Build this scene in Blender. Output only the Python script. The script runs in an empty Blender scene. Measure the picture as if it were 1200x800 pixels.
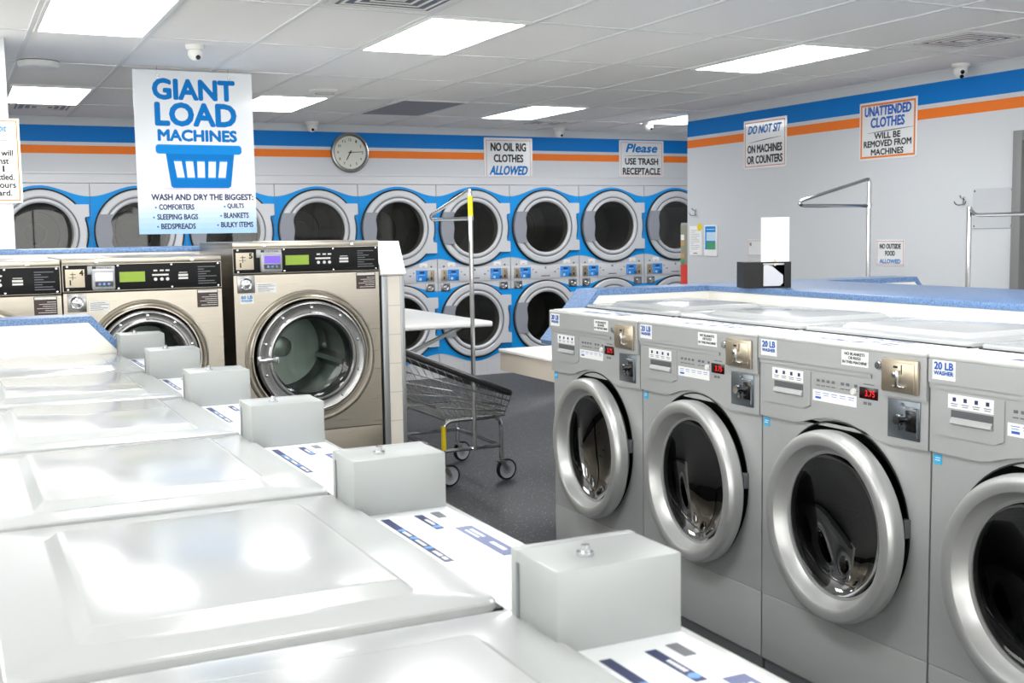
import bpy, bmesh, math, random
from math import sin, cos, pi, sqrt
from mathutils import Vector, Matrix
random.seed(4)
sc = bpy.context.scene
COL = sc.collection

# ------------------------------------------------------------------ camera
F_PX, YAW, PITCH, ROLL, CAM_H = 1347.68, 0.4553, 0.0952, -0.0151, 1.42
fwd = Vector((sin(YAW)*cos(PITCH), cos(YAW)*cos(PITCH), -sin(PITCH)))
rgt = Vector((cos(YAW), -sin(YAW), 0)); upv = rgt.cross(fwd)
r2 = rgt*cos(ROLL)+upv*sin(ROLL); u2 = upv*cos(ROLL)-rgt*sin(ROLL)
cd = bpy.data.cameras.new('camera'); cam = bpy.data.objects.new('camera', cd); COL.objects.link(cam)
M = Matrix((r2, u2, -fwd)).transposed().to_4x4(); M.translation = (0, 0, CAM_H); cam.matrix_world = M
cd.sensor_width = 36; cd.lens = F_PX/1200*36; cd.clip_start = .02
cd.dof.use_dof = True; cd.dof.focus_distance = 3.9; cd.dof.aperture_fstop = 11
sc.camera = cam

# ------------------------------------------------------------------ world / exposure
sc.view_settings.view_transform = 'Standard'; sc.view_settings.look = 'None'
sc.view_settings.exposure = 0.45; sc.view_settings.gamma = 1; sc.view_settings.use_curve_mapping = False
w = bpy.data.worlds.new('world'); sc.world = w; w.use_nodes = True
w.node_tree.nodes['Background'].inputs[0].default_value = (.8, .9, 1, 1)
w.node_tree.nodes['Background'].inputs[1].default_value = .6
LIGHT_E = 12.2
FILL_E = 3.8  # glow strength of the added, unseen windows
CEIL = 2.435

# ------------------------------------------------------------------ materials
def lin(c):
    return tuple(((v/255)/12.92 if v/255 <= .04045 else ((v/255+.055)/1.055)**2.4) for v in c)+(1,)
def mat(name, rgb, rough=.5, metal=0., emit=0., coat=0., spec=.5, noise=None, aniso=0.):
    m = bpy.data.materials.new(name); m.use_nodes = True; nt = m.node_tree; b = nt.nodes['Principled BSDF']
    b.inputs['Base Color'].default_value = lin(rgb); b.inputs['Roughness'].default_value = rough
    b.inputs['Metallic'].default_value = metal; b.inputs['Specular IOR Level'].default_value = spec
    b.inputs['Coat Weight'].default_value = coat
    if emit: b.inputs['Emission Color'].default_value = lin(rgb); b.inputs['Emission Strength'].default_value = emit
    if noise:   # (scale xyz, amount, rough_amount)
        s, a, ra = noise
        tc = nt.nodes.new('ShaderNodeTexCoord'); mp = nt.nodes.new('ShaderNodeMapping'); mp.inputs['Scale'].default_value = s
        nz = nt.nodes.new('ShaderNodeTexNoise'); nz.inputs['Scale'].default_value = 1; nz.inputs['Detail'].default_value = 4
        nt.links.new(tc.outputs['Object'], mp.inputs[0]); nt.links.new(mp.outputs[0], nz.inputs[0])
        mx = nt.nodes.new('ShaderNodeMix'); mx.data_type = 'RGBA'
        c = lin(rgb); mx.inputs[6].default_value = tuple(v*(1-a) for v in c[:3])+(1,); mx.inputs[7].default_value = tuple(min(1, v*(1+a)) for v in c[:3])+(1,)
        nt.links.new(nz.outputs[0], mx.inputs[0]); nt.links.new(mx.outputs[2], b.inputs['Base Color'])
        if ra:
            mr = nt.nodes.new('ShaderNodeMapRange'); mr.inputs[3].default_value = rough-ra; mr.inputs[4].default_value = rough+ra
            nt.links.new(nz.outputs[0], mr.inputs[0]); nt.links.new(mr.outputs[0], b.inputs['Roughness'])
    return m
def glass(name, tint, refl=1.0, rough=.02):
    m = bpy.data.materials.new(name); m.use_nodes = True; nt = m.node_tree; nt.nodes.remove(nt.nodes['Principled BSDF'])
    out = nt.nodes['Material Output']; t = nt.nodes.new('ShaderNodeBsdfTransparent'); t.inputs[0].default_value = tint
    g = nt.nodes.new('ShaderNodeBsdfGlossy'); g.inputs['Roughness'].default_value = rough; g.inputs[0].default_value = (refl, refl, refl, 1)
    f = nt.nodes.new('ShaderNodeFresnel'); f.inputs[0].default_value = 1.5
    mx = nt.nodes.new('ShaderNodeMixShader'); nt.links.new(f.outputs[0], mx.inputs[0]); nt.links.new(t.outputs[0], mx.inputs[1]); nt.links.new(g.outputs[0], mx.inputs[2])
    nt.links.new(mx.outputs[0], out.inputs[0]); return m
M_ = {}
M_['white'] = mat('white enamel', (206, 207, 205), .18, coat=.2)
M_['lidwhite'] = mat('lid enamel', (180, 183, 183), .16, coat=.2)
M_['overlay'] = mat('white overlay', (240, 243, 247), .3)
M_['grey'] = mat('silver paint', (176, 178, 178), .38, metal=.18, noise=((60, 60, 60), .03, .02))
M_['greyd'] = mat('dark grey kick', (92, 95, 98), .5)
M_['ring'] = mat('silver door ring', (200, 201, 200), .34, metal=.65)
M_['black'] = mat('black rubber', (14, 14, 15), .5)
M_['gloss_black'] = mat('gloss black', (16, 16, 18), .2)
M_['drum'] = mat('dark drum', (17, 16, 16), .45, metal=.3)
M_['chrome'] = mat('chrome', (205, 207, 210), .12, metal=1)
M_['wire'] = mat('zinc wire', (176, 175, 171), .28, metal=1)
M_['steel'] = mat('brushed stainless', (184, 177, 165), .3, metal=1, noise=((3, 3, 160), .09, .08))
M_['steel2'] = mat('polished stainless', (160, 160, 160), .26, metal=1, noise=((3, 3, 60), .015, .01))
M_['steeldrum'] = mat('steel drum', (150, 158, 152), .34, metal=.9)
M_['brass'] = mat('nickel coin plate', (190, 178, 158), .3, metal=.85)
M_['cream'] = mat('cream plate', (222, 210, 186), .4)
M_['galv'] = mat('galvanised box', (156, 160, 159), .42, metal=.2, noise=((9, 9, 9), .05, .05))
M_['dsilver'] = mat('dryer silver', (210, 212, 216), .4, metal=.1)
M_['dhandle'] = mat('dryer handle grey', (146, 149, 158), .45)
M_['dgroove'] = mat('dryer groove grey', (120, 123, 128), .4, metal=.3)
M_['dblue'] = mat('dryer blue', (10, 150, 230), .4, spec=.3)
M_['dispblue'] = mat('display blue', (40, 140, 225), .3)
M_['navy'] = mat('navy print', (32, 42, 92), .4)
M_['slate'] = mat('slate blue print', (78, 90, 136), .4)
M_['pblue'] = mat('print blue', (30, 95, 190), .4)
M_['lblue'] = mat('light blue print', (110, 160, 225), .4)
M_['ink'] = mat('black ink', (22, 22, 24), .5)
M_['greyink'] = mat('grey ink', (110, 112, 118), .5)
M_['orange'] = mat('orange print', (236, 128, 46), .5)
M_['brick'] = mat('red orange print', (205, 95, 70), .5)
M_['paper'] = mat('white paper', (243, 244, 243), .5)
M_['signgloss'] = mat('sign plastic', (232, 235, 236), .2, coat=.3)
M_['sky'] = mat('sky blue print', (196, 224, 244), .5)
M_['signblue'] = mat('sign blue', (0, 120, 196), .6, spec=.2)
M_['signblue2'] = mat('sign bright blue', (6, 140, 218), .6, spec=.2)
M_['yellow'] = mat('yellow tape', (240, 215, 30), .45)
M_['energy'] = mat('cyan sticker', (60, 175, 225), .4)
M_['led'] = mat('red led digits', (225, 30, 34), .4, emit=.5)
M_['ledbg'] = mat('led backing', (38, 6, 8), .15)
M_['lcdg'] = mat('green lcd', (140, 172, 40), .3, emit=.12)
M_['lcdp'] = mat('violet lcd', (110, 80, 215), .3, emit=.5)
M_['lcdw'] = mat('pale lcd', (225, 225, 245), .3, emit=.4)
M_['beige'] = mat('beige skirt', (205, 196, 182), .5)
M_['creamlam'] = mat('cream laminate', (248, 245, 237), .3, noise=((2, 2, 2), .02, 0))
M_['whitelam'] = mat('white laminate', (244, 244, 242), .28)
M_['trim'] = mat('aluminium trim', (166, 170, 172), .35, metal=.7)
M_['doorgrey'] = mat('painted door frame', (128, 130, 130), .5)
M_['capwhite'] = mat('white plastic', (232, 232, 228), .4)
M_['red'] = mat('red panel', (214, 60, 38), .4)
M_['pics'] = mat('product picture', (150, 150, 130), .3)
M_['green'] = mat('green print', (70, 160, 110), .4)
M_['tan'] = mat('tan print', (214, 160, 96), .4)
M_['rubber'] = mat('dark bumper', (44, 44, 46), .32)
M_['wheelgrey'] = mat('grey wheel hub', (176, 180, 188), .4)
M_['clockface'] = mat('clock face', (216, 218, 208), .5)
M_['dtile'] = mat('dark unlit panel', (128, 130, 138), .5)
M_['acrylic'] = mat('clear grey plate', (200, 204, 209), .15, coat=.4)
M_['ddrum'] = mat('dryer drum', (82, 78, 68), .45, metal=.3)
M_['dglass'] = glass('dryer door glass', (.62, .63, .62, 1), .75)
M_['wglass'] = glass('washer door glass', (.30, .30, .30, 1), .22)
M_['sglass'] = glass('steel washer glass', (.80, .86, .84, 1), .9)
M_['lightpanel'] = mat('light diffuser', (255, 255, 255), .5, emit=LIGHT_E)

def laminate():
    m = mat('blue speckled laminate', (112, 146, 196), .32); nt = m.node_tree; b = nt.nodes['Principled BSDF']
    tc = nt.nodes.new('ShaderNodeTexCoord'); nz = nt.nodes.new('ShaderNodeTexNoise'); nz.inputs['Scale'].default_value = 150; nz.inputs['Detail'].default_value = 5
    cr = nt.nodes.new('ShaderNodeValToRGB'); cr.color_ramp.elements[0].position = .35; cr.color_ramp.elements[1].position = .65
    cr.color_ramp.elements[0].color = lin((72, 108, 158)); cr.color_ramp.elements[1].color = lin((124, 154, 194))
    nt.links.new(tc.outputs['Object'], nz.inputs[0]); nt.links.new(nz.outputs[0], cr.inputs[0]); nt.links.new(cr.outputs[0], b.inputs['Base Color']); return m
M_['lam'] = laminate()
def floor_mat():
    m = mat('speckled rubber floor', (70, 71, 73), .5); nt = m.node_tree; b = nt.nodes['Principled BSDF']
    tc = nt.nodes.new('ShaderNodeTexCoord'); vo = nt.nodes.new('ShaderNodeTexVoronoi'); vo.inputs['Scale'].default_value = 62
    lt = nt.nodes.new('ShaderNodeMath'); lt.operation = 'LESS_THAN'; lt.inputs[1].default_value = .21
    sep = nt.nodes.new('ShaderNodeSeparateColor'); gt = nt.nodes.new('ShaderNodeMath'); gt.operation = 'GREATER_THAN'; gt.inputs[1].default_value = .45
    mu = nt.nodes.new('ShaderNodeMath'); mu.operation = 'MULTIPLY'
    nz = nt.nodes.new('ShaderNodeTexNoise'); nz.inputs['Scale'].default_value = 220
    cr = nt.nodes.new('ShaderNodeValToRGB'); cr.color_ramp.elements[0].color = lin((38, 40, 43)); cr.color_ramp.elements[1].color = lin((74, 75, 77))
    cr.color_ramp.elements[0].position = .35; cr.color_ramp.elements[1].position = .7
    mx = nt.nodes.new('ShaderNodeMix'); mx.data_type = 'RGBA'; mx.inputs[7].default_value = lin((160, 158, 153))
    L = nt.links.new
    L(tc.outputs['Object'], vo.inputs[0]); L(tc.outputs['Object'], nz.inputs[0]); L(vo.outputs['Distance'], lt.inputs[0]); L(vo.outputs['Color'], sep.inputs[0])
    L(sep.outputs[0], gt.inputs[0]); L(lt.outputs[0], mu.inputs[0]); L(gt.outputs[0], mu.inputs[1]); L(nz.outputs[0], cr.inputs[0]); L(cr.outputs[0], mx.inputs[6])
    L(mu.outputs[0], mx.inputs[0]); L(mx.outputs[2], b.inputs['Base Color']); return m
def wall_mat():
    m = mat('striped painted wall', (206, 210, 214), .55, spec=.25); nt = m.node_tree; b = nt.nodes['Principled BSDF']
    tc = nt.nodes.new('ShaderNodeTexCoord'); sp = nt.nodes.new('ShaderNodeSeparateXYZ'); nt.links.new(tc.outputs['Object'], sp.inputs[0])
    mr = nt.nodes.new('ShaderNodeMapRange'); mr.inputs[1].default_value = 0; mr.inputs[2].default_value = 2.5
    cr = nt.nodes.new('ShaderNodeValToRGB'); cr.color_ramp.interpolation = 'CONSTANT'; e = cr.color_ramp.elements
    base = lin((208, 212, 216)); e[0].position = 0; e[0].color = base; e[1].position = 2.121/2.5; e[1].color = lin((240, 124, 40))
    for z, c in ((2.193, base), (2.226, lin((0, 120, 204))), (2.360, base)):
        n = e.new(z/2.5); n.color = c
    nt.links.new(sp.outputs[2], mr.inputs[0]); nt.links.new(mr.outputs[0], cr.inputs[0]); nt.links.new(cr.outputs[0], b.inputs['Base Color'])
    nz = nt.nodes.new('ShaderNodeTexNoise'); nz.inputs['Scale'].default_value = 160; bp = nt.nodes.new('ShaderNodeBump'); bp.inputs['Strength'].default_value = .04
    nt.links.new(tc.outputs['Object'], nz.inputs[0]); nt.links.new(nz.outputs[0], bp.inputs['Height']); nt.links.new(bp.outputs[0], b.inputs['Normal']); return m
def ceil_mat():
    m = mat('ceiling tile', (243, 242, 239), .8, noise=((300, 300, 300), .07, 0)); return m
def tile_mat():
    m = mat('beige ceramic tile', (226, 217, 203), .35); nt = m.node_tree; b = nt.nodes['Principled BSDF']
    tc = nt.nodes.new('ShaderNodeTexCoord'); sp = nt.nodes.new('ShaderNodeSeparateXYZ'); nt.links.new(tc.outputs['Object'], sp.inputs[0])
    md = nt.nodes.new('ShaderNodeMath'); md.operation = 'PINGPONG'; md.inputs[1].default_value = .075
    lt = nt.nodes.new('ShaderNodeMath'); lt.operation = 'LESS_THAN'; lt.inputs[1].default_value = .0022
    mx = nt.nodes.new('ShaderNodeMix'); mx.data_type = 'RGBA'; mx.inputs[6].default_value = lin((240, 233, 221)); mx.inputs[7].default_value = lin((214, 205, 192))
    nt.links.new(sp.outputs[2], md.inputs[0]); nt.links.new(md.outputs[0], lt.inputs[0]); nt.links.new(lt.outputs[0], mx.inputs[0]); nt.links.new(mx.outputs[2], b.inputs['Base Color']); return m
M_['wall'] = wall_mat(); M_['floor'] = floor_mat(); M_['ceil'] = ceil_mat(); M_['tile'] = tile_mat()
M_['plain'] = mat('plain painted wall', (208, 211, 214), .55, noise=((40, 40, 40), .01, 0))

# ------------------------------------------------------------------ mesh helpers
class MB:
    def __init__(s): s.bm = bmesh.new()
    def _add(s, verts, faces):
        v = [s.bm.verts.new(p) for p in verts]; out = []
        for f in faces:
            try: out.append(s.bm.faces.new([v[i] for i in f]))
            except ValueError: pass
        return v, out
    def box(s, x0, x1, y0, y1, z0, z1, bev=0, seg=2):
        x0, x1 = sorted((x0, x1)); y0, y1 = sorted((y0, y1)); z0, z1 = sorted((z0, z1))
        P = [(x0, y0, z0), (x1, y0, z0), (x1, y1, z0), (x0, y1, z0), (x0, y0, z1), (x1, y0, z1), (x1, y1, z1), (x0, y1, z1)]
        v, f = s._add(P, [(3, 2, 1, 0), (4, 5, 6, 7), (0, 1, 5, 4), (1, 2, 6, 5), (2, 3, 7, 6), (3, 0, 4, 7)])
        if bev: bmesh.ops.bevel(s.bm, geom=list({e for q in f for e in q.edges}), offset=bev, segments=seg, affect='EDGES', profile=.5)
        return s
    def prism(s, pts, axis, a, b):
        """polygon pts (2D) extruded between a and b along axis: 'y' uses (x,z); 'x' uses (y,z); 'z' uses (x,y)"""
        mk = {'y': lambda p, t: (p[0], t, p[1]), 'x': lambda p, t: (t, p[0], p[1]), 'z': lambda p, t: (p[0], p[1], t)}[axis]
        n = len(pts); P = [mk(p, a) for p in pts]+[mk(p, b) for p in pts]
        s._add(P, [tuple(range(n)), tuple(range(2*n-1, n-1, -1))]+[(i, i+n, (i+1) % n+n, (i+1) % n) for i in range(n)]); return s
    def tube(s, pts, r, n=8, closed=False, smooth=0):
        pts = [Vector(p) for p in pts]
        if smooth: pts = rounded(pts, smooth, closed)
        rings = []; N = len(pts); up = None
        for i, p in enumerate(pts):
            a = pts[i-1] if (i > 0 or closed) else None; b = pts[(i+1) % N] if (i < N-1 or closed) else None
            t = ((b-p).normalized() if b is not None else Vector())+((p-a).normalized() if a is not None else Vector()); t.normalize()
            if up is None: up = Vector((0, 0, 1)) if abs(t.z) < .9 else Vector((1, 0, 0))
            x = t.cross(up).normalized(); up = x.cross(t).normalized()
            rr = r[i] if isinstance(r, (list, tuple)) else r
            rings.append([s.bm.verts.new(p+x*rr*cos(2*pi*k/n)+up*rr*sin(2*pi*k/n)) for k in range(n)])
        for i in range(N if closed else N-1):
            A, B = rings[i], rings[(i+1) % N]
            for k in range(n): s.bm.faces.new((A[k], A[(k+1) % n], B[(k+1) % n], B[k]))
        if not closed: s.bm.faces.new(rings[0][::-1]); s.bm.faces.new(rings[-1])
        return s
    def cyl(s, a, b, r, n=24): return s.tube([a, b], r, n)
    def lathe(s, prof, c, axis='y', n=64, a0=0, a1=2*pi):
        """prof: (radius, along) pairs, revolved about axis through c"""
        full = abs(a1-a0-2*pi) < 1e-6; cnt = n if full else n+1; rings = []
        for r, t in prof:
            ring = []
            if r < 1e-6:
                q = s.bm.verts.new({'y': (c[0], c[1]+t, c[2]), 'z': (c[0], c[1], c[2]+t), 'x': (c[0]+t, c[1], c[2])}[axis]); ring = [q]*cnt
            else:
                for k in range(cnt):
                    th = a0+(a1-a0)*k/n; u, v = r*cos(th), r*sin(th)
                    ring.append(s.bm.verts.new({'y': (c[0]+u, c[1]+t, c[2]+v), 'z': (c[0]+u, c[1]+v, c[2]+t), 'x': (c[0]+t, c[1]+u, c[2]+v)}[axis]))
            rings.append(ring)
        for A, B in zip(rings, rings[1:]):
            for k in range(cnt if full else cnt-1):
                q = []
                for w_ in (A[k], A[(k+1) % cnt], B[(k+1) % cnt], B[k]):
                    if w_ not in q: q.append(w_)
                if len(q) > 2:
                    try: s.bm.faces.new(q)
                    except ValueError: pass
        return s
    def holed(s, x0, x1, z0, z1, c, r, y, n=64):
        """flat plate in the xz plane with a round hole"""
        ang = [2*pi*k/n for k in range(n)]+[math.atan2(z-c[1], x-c[0]) % (2*pi) for x in (x0, x1) for z in (z0, z1)]
        ang = sorted(set(round(a, 6) for a in ang)); I = []; O = []
        for a in ang:
            d = (cos(a), sin(a)); t = 1e9
            if d[0] > 1e-9: t = min(t, (x1-c[0])/d[0])
            if d[0] < -1e-9: t = min(t, (x0-c[0])/d[0])
            if d[1] > 1e-9: t = min(t, (z1-c[1])/d[1])
            if d[1] < -1e-9: t = min(t, (z0-c[1])/d[1])
            I.append(s.bm.verts.new((c[0]+r*d[0], y, c[1]+r*d[1]))); O.append(s.bm.verts.new((c[0]+t*d[0], y, c[1]+t*d[1])))
        for k in range(len(ang)):
            j = (k+1) % len(ang); s.bm.faces.new((I[k], O[k], O[j], I[j]))
        return s
    def shell(s, x0, x1, y0, y1, z0, z1):
        """box without its front (y0) face"""
        P = [(x0, y0, z0), (x1, y0, z0), (x1, y1, z0), (x0, y1, z0), (x0, y0, z1), (x1, y0, z1), (x1, y1, z1), (x0, y1, z1)]
        s._add(P, [(3, 2, 1, 0), (4, 5, 6, 7), (1, 2, 6, 5), (2, 3, 7, 6), (3, 0, 4, 7)]); return s
    def text(s, body, x, z, width, height, y=0., align='c', bold=.012, shear=0., plane='xz', depth=.0006):
        """lettering fitted into width x height; x = centre / left / right, z = baseline"""
        cu = bpy.data.curves.new('t', 'FONT'); cu.body = body; cu.size = 1; cu.extrude = 0; cu.offset = 0; cu.shear = shear; cu.resolution_u = 3
        o = bpy.data.objects.new('t', cu); COL.objects.link(o); dg = bpy.context.evaluated_depsgraph_get(); dg.update()
        me = bpy.data.meshes.new_from_object(o.evaluated_get(dg)); bpy.data.objects.remove(o); bpy.data.curves.remove(cu)
        xs = [v.co.x for v in me.vertices]; ys = [v.co.y for v in me.vertices]
        if not xs: return s
        x0, x1, y0, y1 = min(xs), max(xs), min(ys), max(ys)
        sx = width/(x1-x0) if width else height/(y1-y0); sz = height/(y1-y0); W = sx*(x1-x0)
        off = {'c': -W/2, 'l': 0, 'r': -W}[align]
        if plane == 'xz': mk = lambda v: (x+off+(v.x-x0)*sx, y-depth, z+(v.y-y0)*sz)
        elif plane == 'xy': mk = lambda v: (x+off+(v.x-x0)*sx, z+(v.y-y0)*sz, y+depth)
        bo = bold*1.3*height/(y1-y0)
        for ci, (dx, dzz) in enumerate(((0, 0),) if bo <= 0 else [(bo*cos(q*pi/4), bo*sin(q*pi/4)) for q in range(8)]):
            vs = [s.bm.verts.new(Vector(mk(v.co))+Vector((dx, -.00008*ci, dzz) if plane == 'xz' else (dx, dzz, 0))) for v in me.vertices]
            for p in me.polygons:
                try: s.bm.faces.new([vs[i] for i in p.vertices])
                except ValueError: pass
        bpy.data.meshes.remove(me); return s
    def xf(s, mtx): bmesh.ops.transform(s.bm, matrix=mtx, verts=s.bm.verts); return s
    def build(s, name, m, parent=None, flat=False, loc=None):
        bmesh.ops.recalc_face_normals(s.bm, faces=s.bm.faces)
        me = bpy.data.meshes.new(name); s.bm.to_mesh(me); s.bm.free(); me.materials.append(M_[m] if isinstance(m, str) else m)
        if not flat:
            for p in me.polygons: p.use_smooth = True
            me.set_sharp_from_angle(angle=math.radians(32))
        o = bpy.data.objects.new(name, me); COL.objects.link(o)
        if parent is not None: o.parent = parent
        if loc: o.location = loc
        return o
def rounded(pts, r, closed=False, n=5):
    out = []; N = len(pts)
    for i, p in enumerate(pts):
        if not closed and i in (0, N-1): out.append(p); continue
        a, b = pts[i-1], pts[(i+1) % N]; da, db = (a-p), (b-p); q = min(r, da.length*.45, db.length*.45)
        A, B = p+da.normalized()*q, p+db.normalized()*q
        for k in range(n+1):
            t = k/n; out.append(A*(1-t)**2+p*2*t*(1-t)+B*t*t)
    return out
def thing(name, label, cat, loc=(0, 0, 0), rz=0, group=None):
    o = bpy.data.objects.new(name, None); COL.objects.link(o); o.location = loc; o.rotation_euler = (0, 0, rz); o.empty_display_size = .1
    o['label'] = label; o['category'] = cat
    if group: o['group'] = group
    return o
def tag(o, label, cat, group=None):
    o['label'] = label; o['category'] = cat
    if group: o['group'] = group
    return o
def struct(o): o['kind'] = 'structure'; return o
def copy_tree(o, parent=None):
    c = o.copy(); COL.objects.link(c)
    if parent is not None: c.parent = parent
    for ch in list(o.children): copy_tree(ch, c)
    return c
def dup(o, label, loc, rz=None):
    c = copy_tree(o); c.location = loc; c['label'] = label
    if rz is not None: c.rotation_euler = (0, 0, rz)
    return c

# ================================================================== SETTING
YK, XW, YE = 10.3916, 5.9575, 8.57
struct(MB().box(-2.2, 7.6, -.6, 11.4, -.1, 0).build('floor', 'floor'))
struct(MB().box(-2.2, 7.6, -4, -.6, -.1, 0).build('floor_bounce', mat('pale bounce floor', (214, 210, 202), .4, noise=((6, 6, 6), .04, 0))))  # unseen floor behind the camera, made pale to bounce light upward
VENTS = [(5.12, 4.70, .48, 'square louvred ceiling vent at upper right near the security camera'), (5.13, 9.70, .46, 'small far ceiling vent above the no oil rig clothes sign'),
         (1.82, 4.78, .52, 'square ceiling vent cut by the upper picture edge, left of the near middle light'), (.73, 9.68, .46, 'dusty ceiling vent by the back wall beside the white column')]
m = MB().box(-2.2, 7.6, -4, 11.4, CEIL+.04, CEIL+.1)
xs = sorted([-2.2, 7.6]+[v[0]+q*(v[2]/2-.036) for v in VENTS for q in (-1, 1)]); ys = sorted([-4, 11.4]+[v[1]+q*(v[2]/2-.036) for v in VENTS for q in (-1, 1)])
for xa, xb in zip(xs, xs[1:]):
    for ya, yb in zip(ys, ys[1:]):
        if not any(abs((xa+xb)/2-v[0]) < v[2]/2-.036 and abs((ya+yb)/2-v[1]) < v[2]/2-.036 for v in VENTS): m.box(xa, xb, ya, yb, CEIL, CEIL+.04)
struct(m.build('ceiling', 'ceil'))
GX0, GDX, GY0, GDY = .43, .5525, 5.09, 1.085
g = MB()
for i in range(-5, 13):
    x = GX0+i*GDX; g.box(x-.011, x+.011, -4, YK, CEIL-.006, CEIL+.002)
for j in range(-9, 5):
    y = GY0+j*GDY; g.box(-2.2, 7.5, y-.011, y+.011, CEIL-.0045, CEIL+.002)
ob = struct(g.build('trim_1', mat('ceiling T bar', (226, 227, 226), .45)))
struct(MB().box(-2.2, 7.6, YK+.012, YK+.1, 1.885, CEIL).build('wall_back', 'wall'))
struct(MB().box(-2.2, 7.6, 11.3, 11.4, 0, 1.9).build('wall_behind_dryers', 'plain'))
struct(MB().box(XW, XW+.14, -4, 4.16, 0, CEIL).box(XW, XW+.14, 5.06, YE, 0, CEIL).box(XW, XW+.14, 4.16, 5.06, 1.985, CEIL).build('wall_right', 'wall'))
struct(MB().box(7.47, 7.6, YE, 11.4, 0, CEIL).box(XW+.14, 7.6, YE-.1, YE-.02, 0, CEIL).build('wall_alcove', 'plain'))
struct(MB().box(-2.2, -2.1, -4, 11.4, 0, CEIL).build('wall_left', 'wall'))
struct(MB().box(-2.1, XW, -4.1, -4, 0, CEIL).build('wall_front', 'wall'))
struct(MB().box(-2.2, 7.47, YK-.012, YK+.014, 1.958, 1.972, .003).box(-2.2, 7.47, YK-.004, YK+.014, 1.885, 1.958).build('trim_2', 'dsilver'))
for k in range(3):  # unseen glowing windows, added to brighten the ceiling and machine fronts
    x0 = -1.6+k*2.5
    d = struct(MB().box(x0-.06, x0+2.16, -4.0, -3.93, .74, .80).box(x0-.06, x0+2.16, -4.0, -3.93, 2.2, 2.26).box(x0-.06, x0, -4.0, -3.93, .80, 2.2).box(x0+2.1, x0+2.16, -4.0, -3.93, .80, 2.2).box(x0+1.03, x0+1.07, -4.0, -3.93, .80, 2.2).build('fill_window_%d' % (k+1), 'trim'))
    MB().box(x0, x0+2.1, -3.99, -3.97, .80, 2.2).build('pane', M_['pane'] if 'pane' in M_ else M_.setdefault('pane', mat('added fill glow', (250, 250, 246), .1, emit=FILL_E)), d)
for k in range(3):  # more added windows out of view, side fill from the left wall
    y0 = -1.2+k*3.0
    d = struct(MB().box(-2.1, -2.03, y0-.06, y0+2.46, .84, .90).box(-2.1, -2.03, y0-.06, y0+2.46, 2.1, 2.16).box(-2.1, -2.03, y0-.06, y0, .90, 2.1).box(-2.1, -2.03, y0+2.4, y0+2.46, .90, 2.1).box(-2.1, -2.03, y0+1.18, y0+1.22, .90, 2.1).build('fill_window_%d' % (k+4), 'trim'))
    MB().box(-2.09, -2.07, y0, y0+2.4, .90, 2.1).build('pane', M_['pane'], d)
# door at the right
d = struct(MB().box(XW-.03, XW+.17, 4.995, 5.062, 0, 1.99, .004).box(XW-.03, XW+.17, 4.155, 4.22, 0, 1.99, .004).box(XW-.03, XW+.17, 4.22, 4.995, 1.925, 1.99, .004).build('door_1', 'doorgrey'))
MB().box(XW+.03, XW+.075, 4.22, 4.995, .005, 1.925).build('door_leaf', mat('door paint', (150, 152, 152), .5), d)
hd = MB().cyl((XW+.03, 4.30, 1.0), (XW-.03, 4.30, 1.0), .011, 12).cyl((XW-.03, 4.295, 1.0), (XW-.03, 4.41, 1.0), .009, 12); hd.build('door_handle', 'chrome', d)
# column at the left, standing on the bulkhead behind the steel washers
struct(MB().box(-.35, .325, 6.45, 6.85, 1.367, CEIL, .004).build('wall_column', mat('column paint', (226, 229, 231), .5)))

# ------------------------------------------------------------------ ceiling fixtures
def cell(i, j): return GX0+i*GDX, GX0+(i+1)*GDX, GY0+j*GDY, GY0+(j+1)*GDY
LT = [(0, 0, 'bright ceiling light panel at the top left, cut by the upper picture edge'), (3, 0, 'bright ceiling light panel in the near row above the aisle with the laundry cart'),
      (7, 0, 'bright ceiling light panel nearest to the right wall, above the unattended clothes sign'), (0, 3, 'bright ceiling light panel in the far row beside the white column at left'),
      (3, 3, 'bright ceiling light panel in the far row just right of the giant load banner'), (7, 3, 'bright ceiling light panel in the far row above the no oil rig clothes sign'),
      (10, 3, 'bright ceiling light panel partly hidden by the corner of the right wall')]
HID = [(0, -3), (3, -3), (7, -3), (0, -6), (3, -6), (7, -6)]
first = None
for i, j, lab in LT+[(a, b, 'ceiling light panel in the rows behind the camera') for a, b in HID]:
    x0, x1, y0, y1 = cell(i, j); x0 += .012; x1 -= .012; y0 += .012; y1 -= .012
    if first is None:
        W_, H_ = x1-x0, y1-y0
        t = first = thing('ceiling_light', lab, 'ceiling light', (x0, y0, CEIL), group='ceiling light panels')
        f = MB().box(0, W_, 0, .02, -.012, .02, .002).box(0, W_, H_-.02, H_, -.012, .02, .002).box(0, .02, .02, H_-.02, -.012, .02, .002).box(W_-.02, W_, .02, H_-.02, -.012, .02, .002)
        f.build('frame', 'capwhite', t); MB().box(.02, W_-.02, .02, H_-.02, -.007, -.002).build('diffuser', 'lightpanel', t)
    else: dup(first, lab, (x0, y0, CEIL))
x0, x1, y0, y1 = cell(5, 3)
t = thing('ceiling_panel', 'dark grey unlit panel in the ceiling between two lit lights of the far row', 'ceiling panel', (x0, y0, CEIL))
MB().box(.012, GDX-.012, .012, GDY-.012, -.006, .01).build('tile', 'dtile', t)
MB().box(.004, GDX-.004, .004, .014, -.008, .01).box(.004, GDX-.004, GDY-.014, GDY-.004, -.008, .01).box(.004, .014, .014, GDY-.014, -.008, .01).box(GDX-.014, GDX-.004, .014, GDY-.014, -.008, .01).build('edge_trim', 'capwhite', t)

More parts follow.
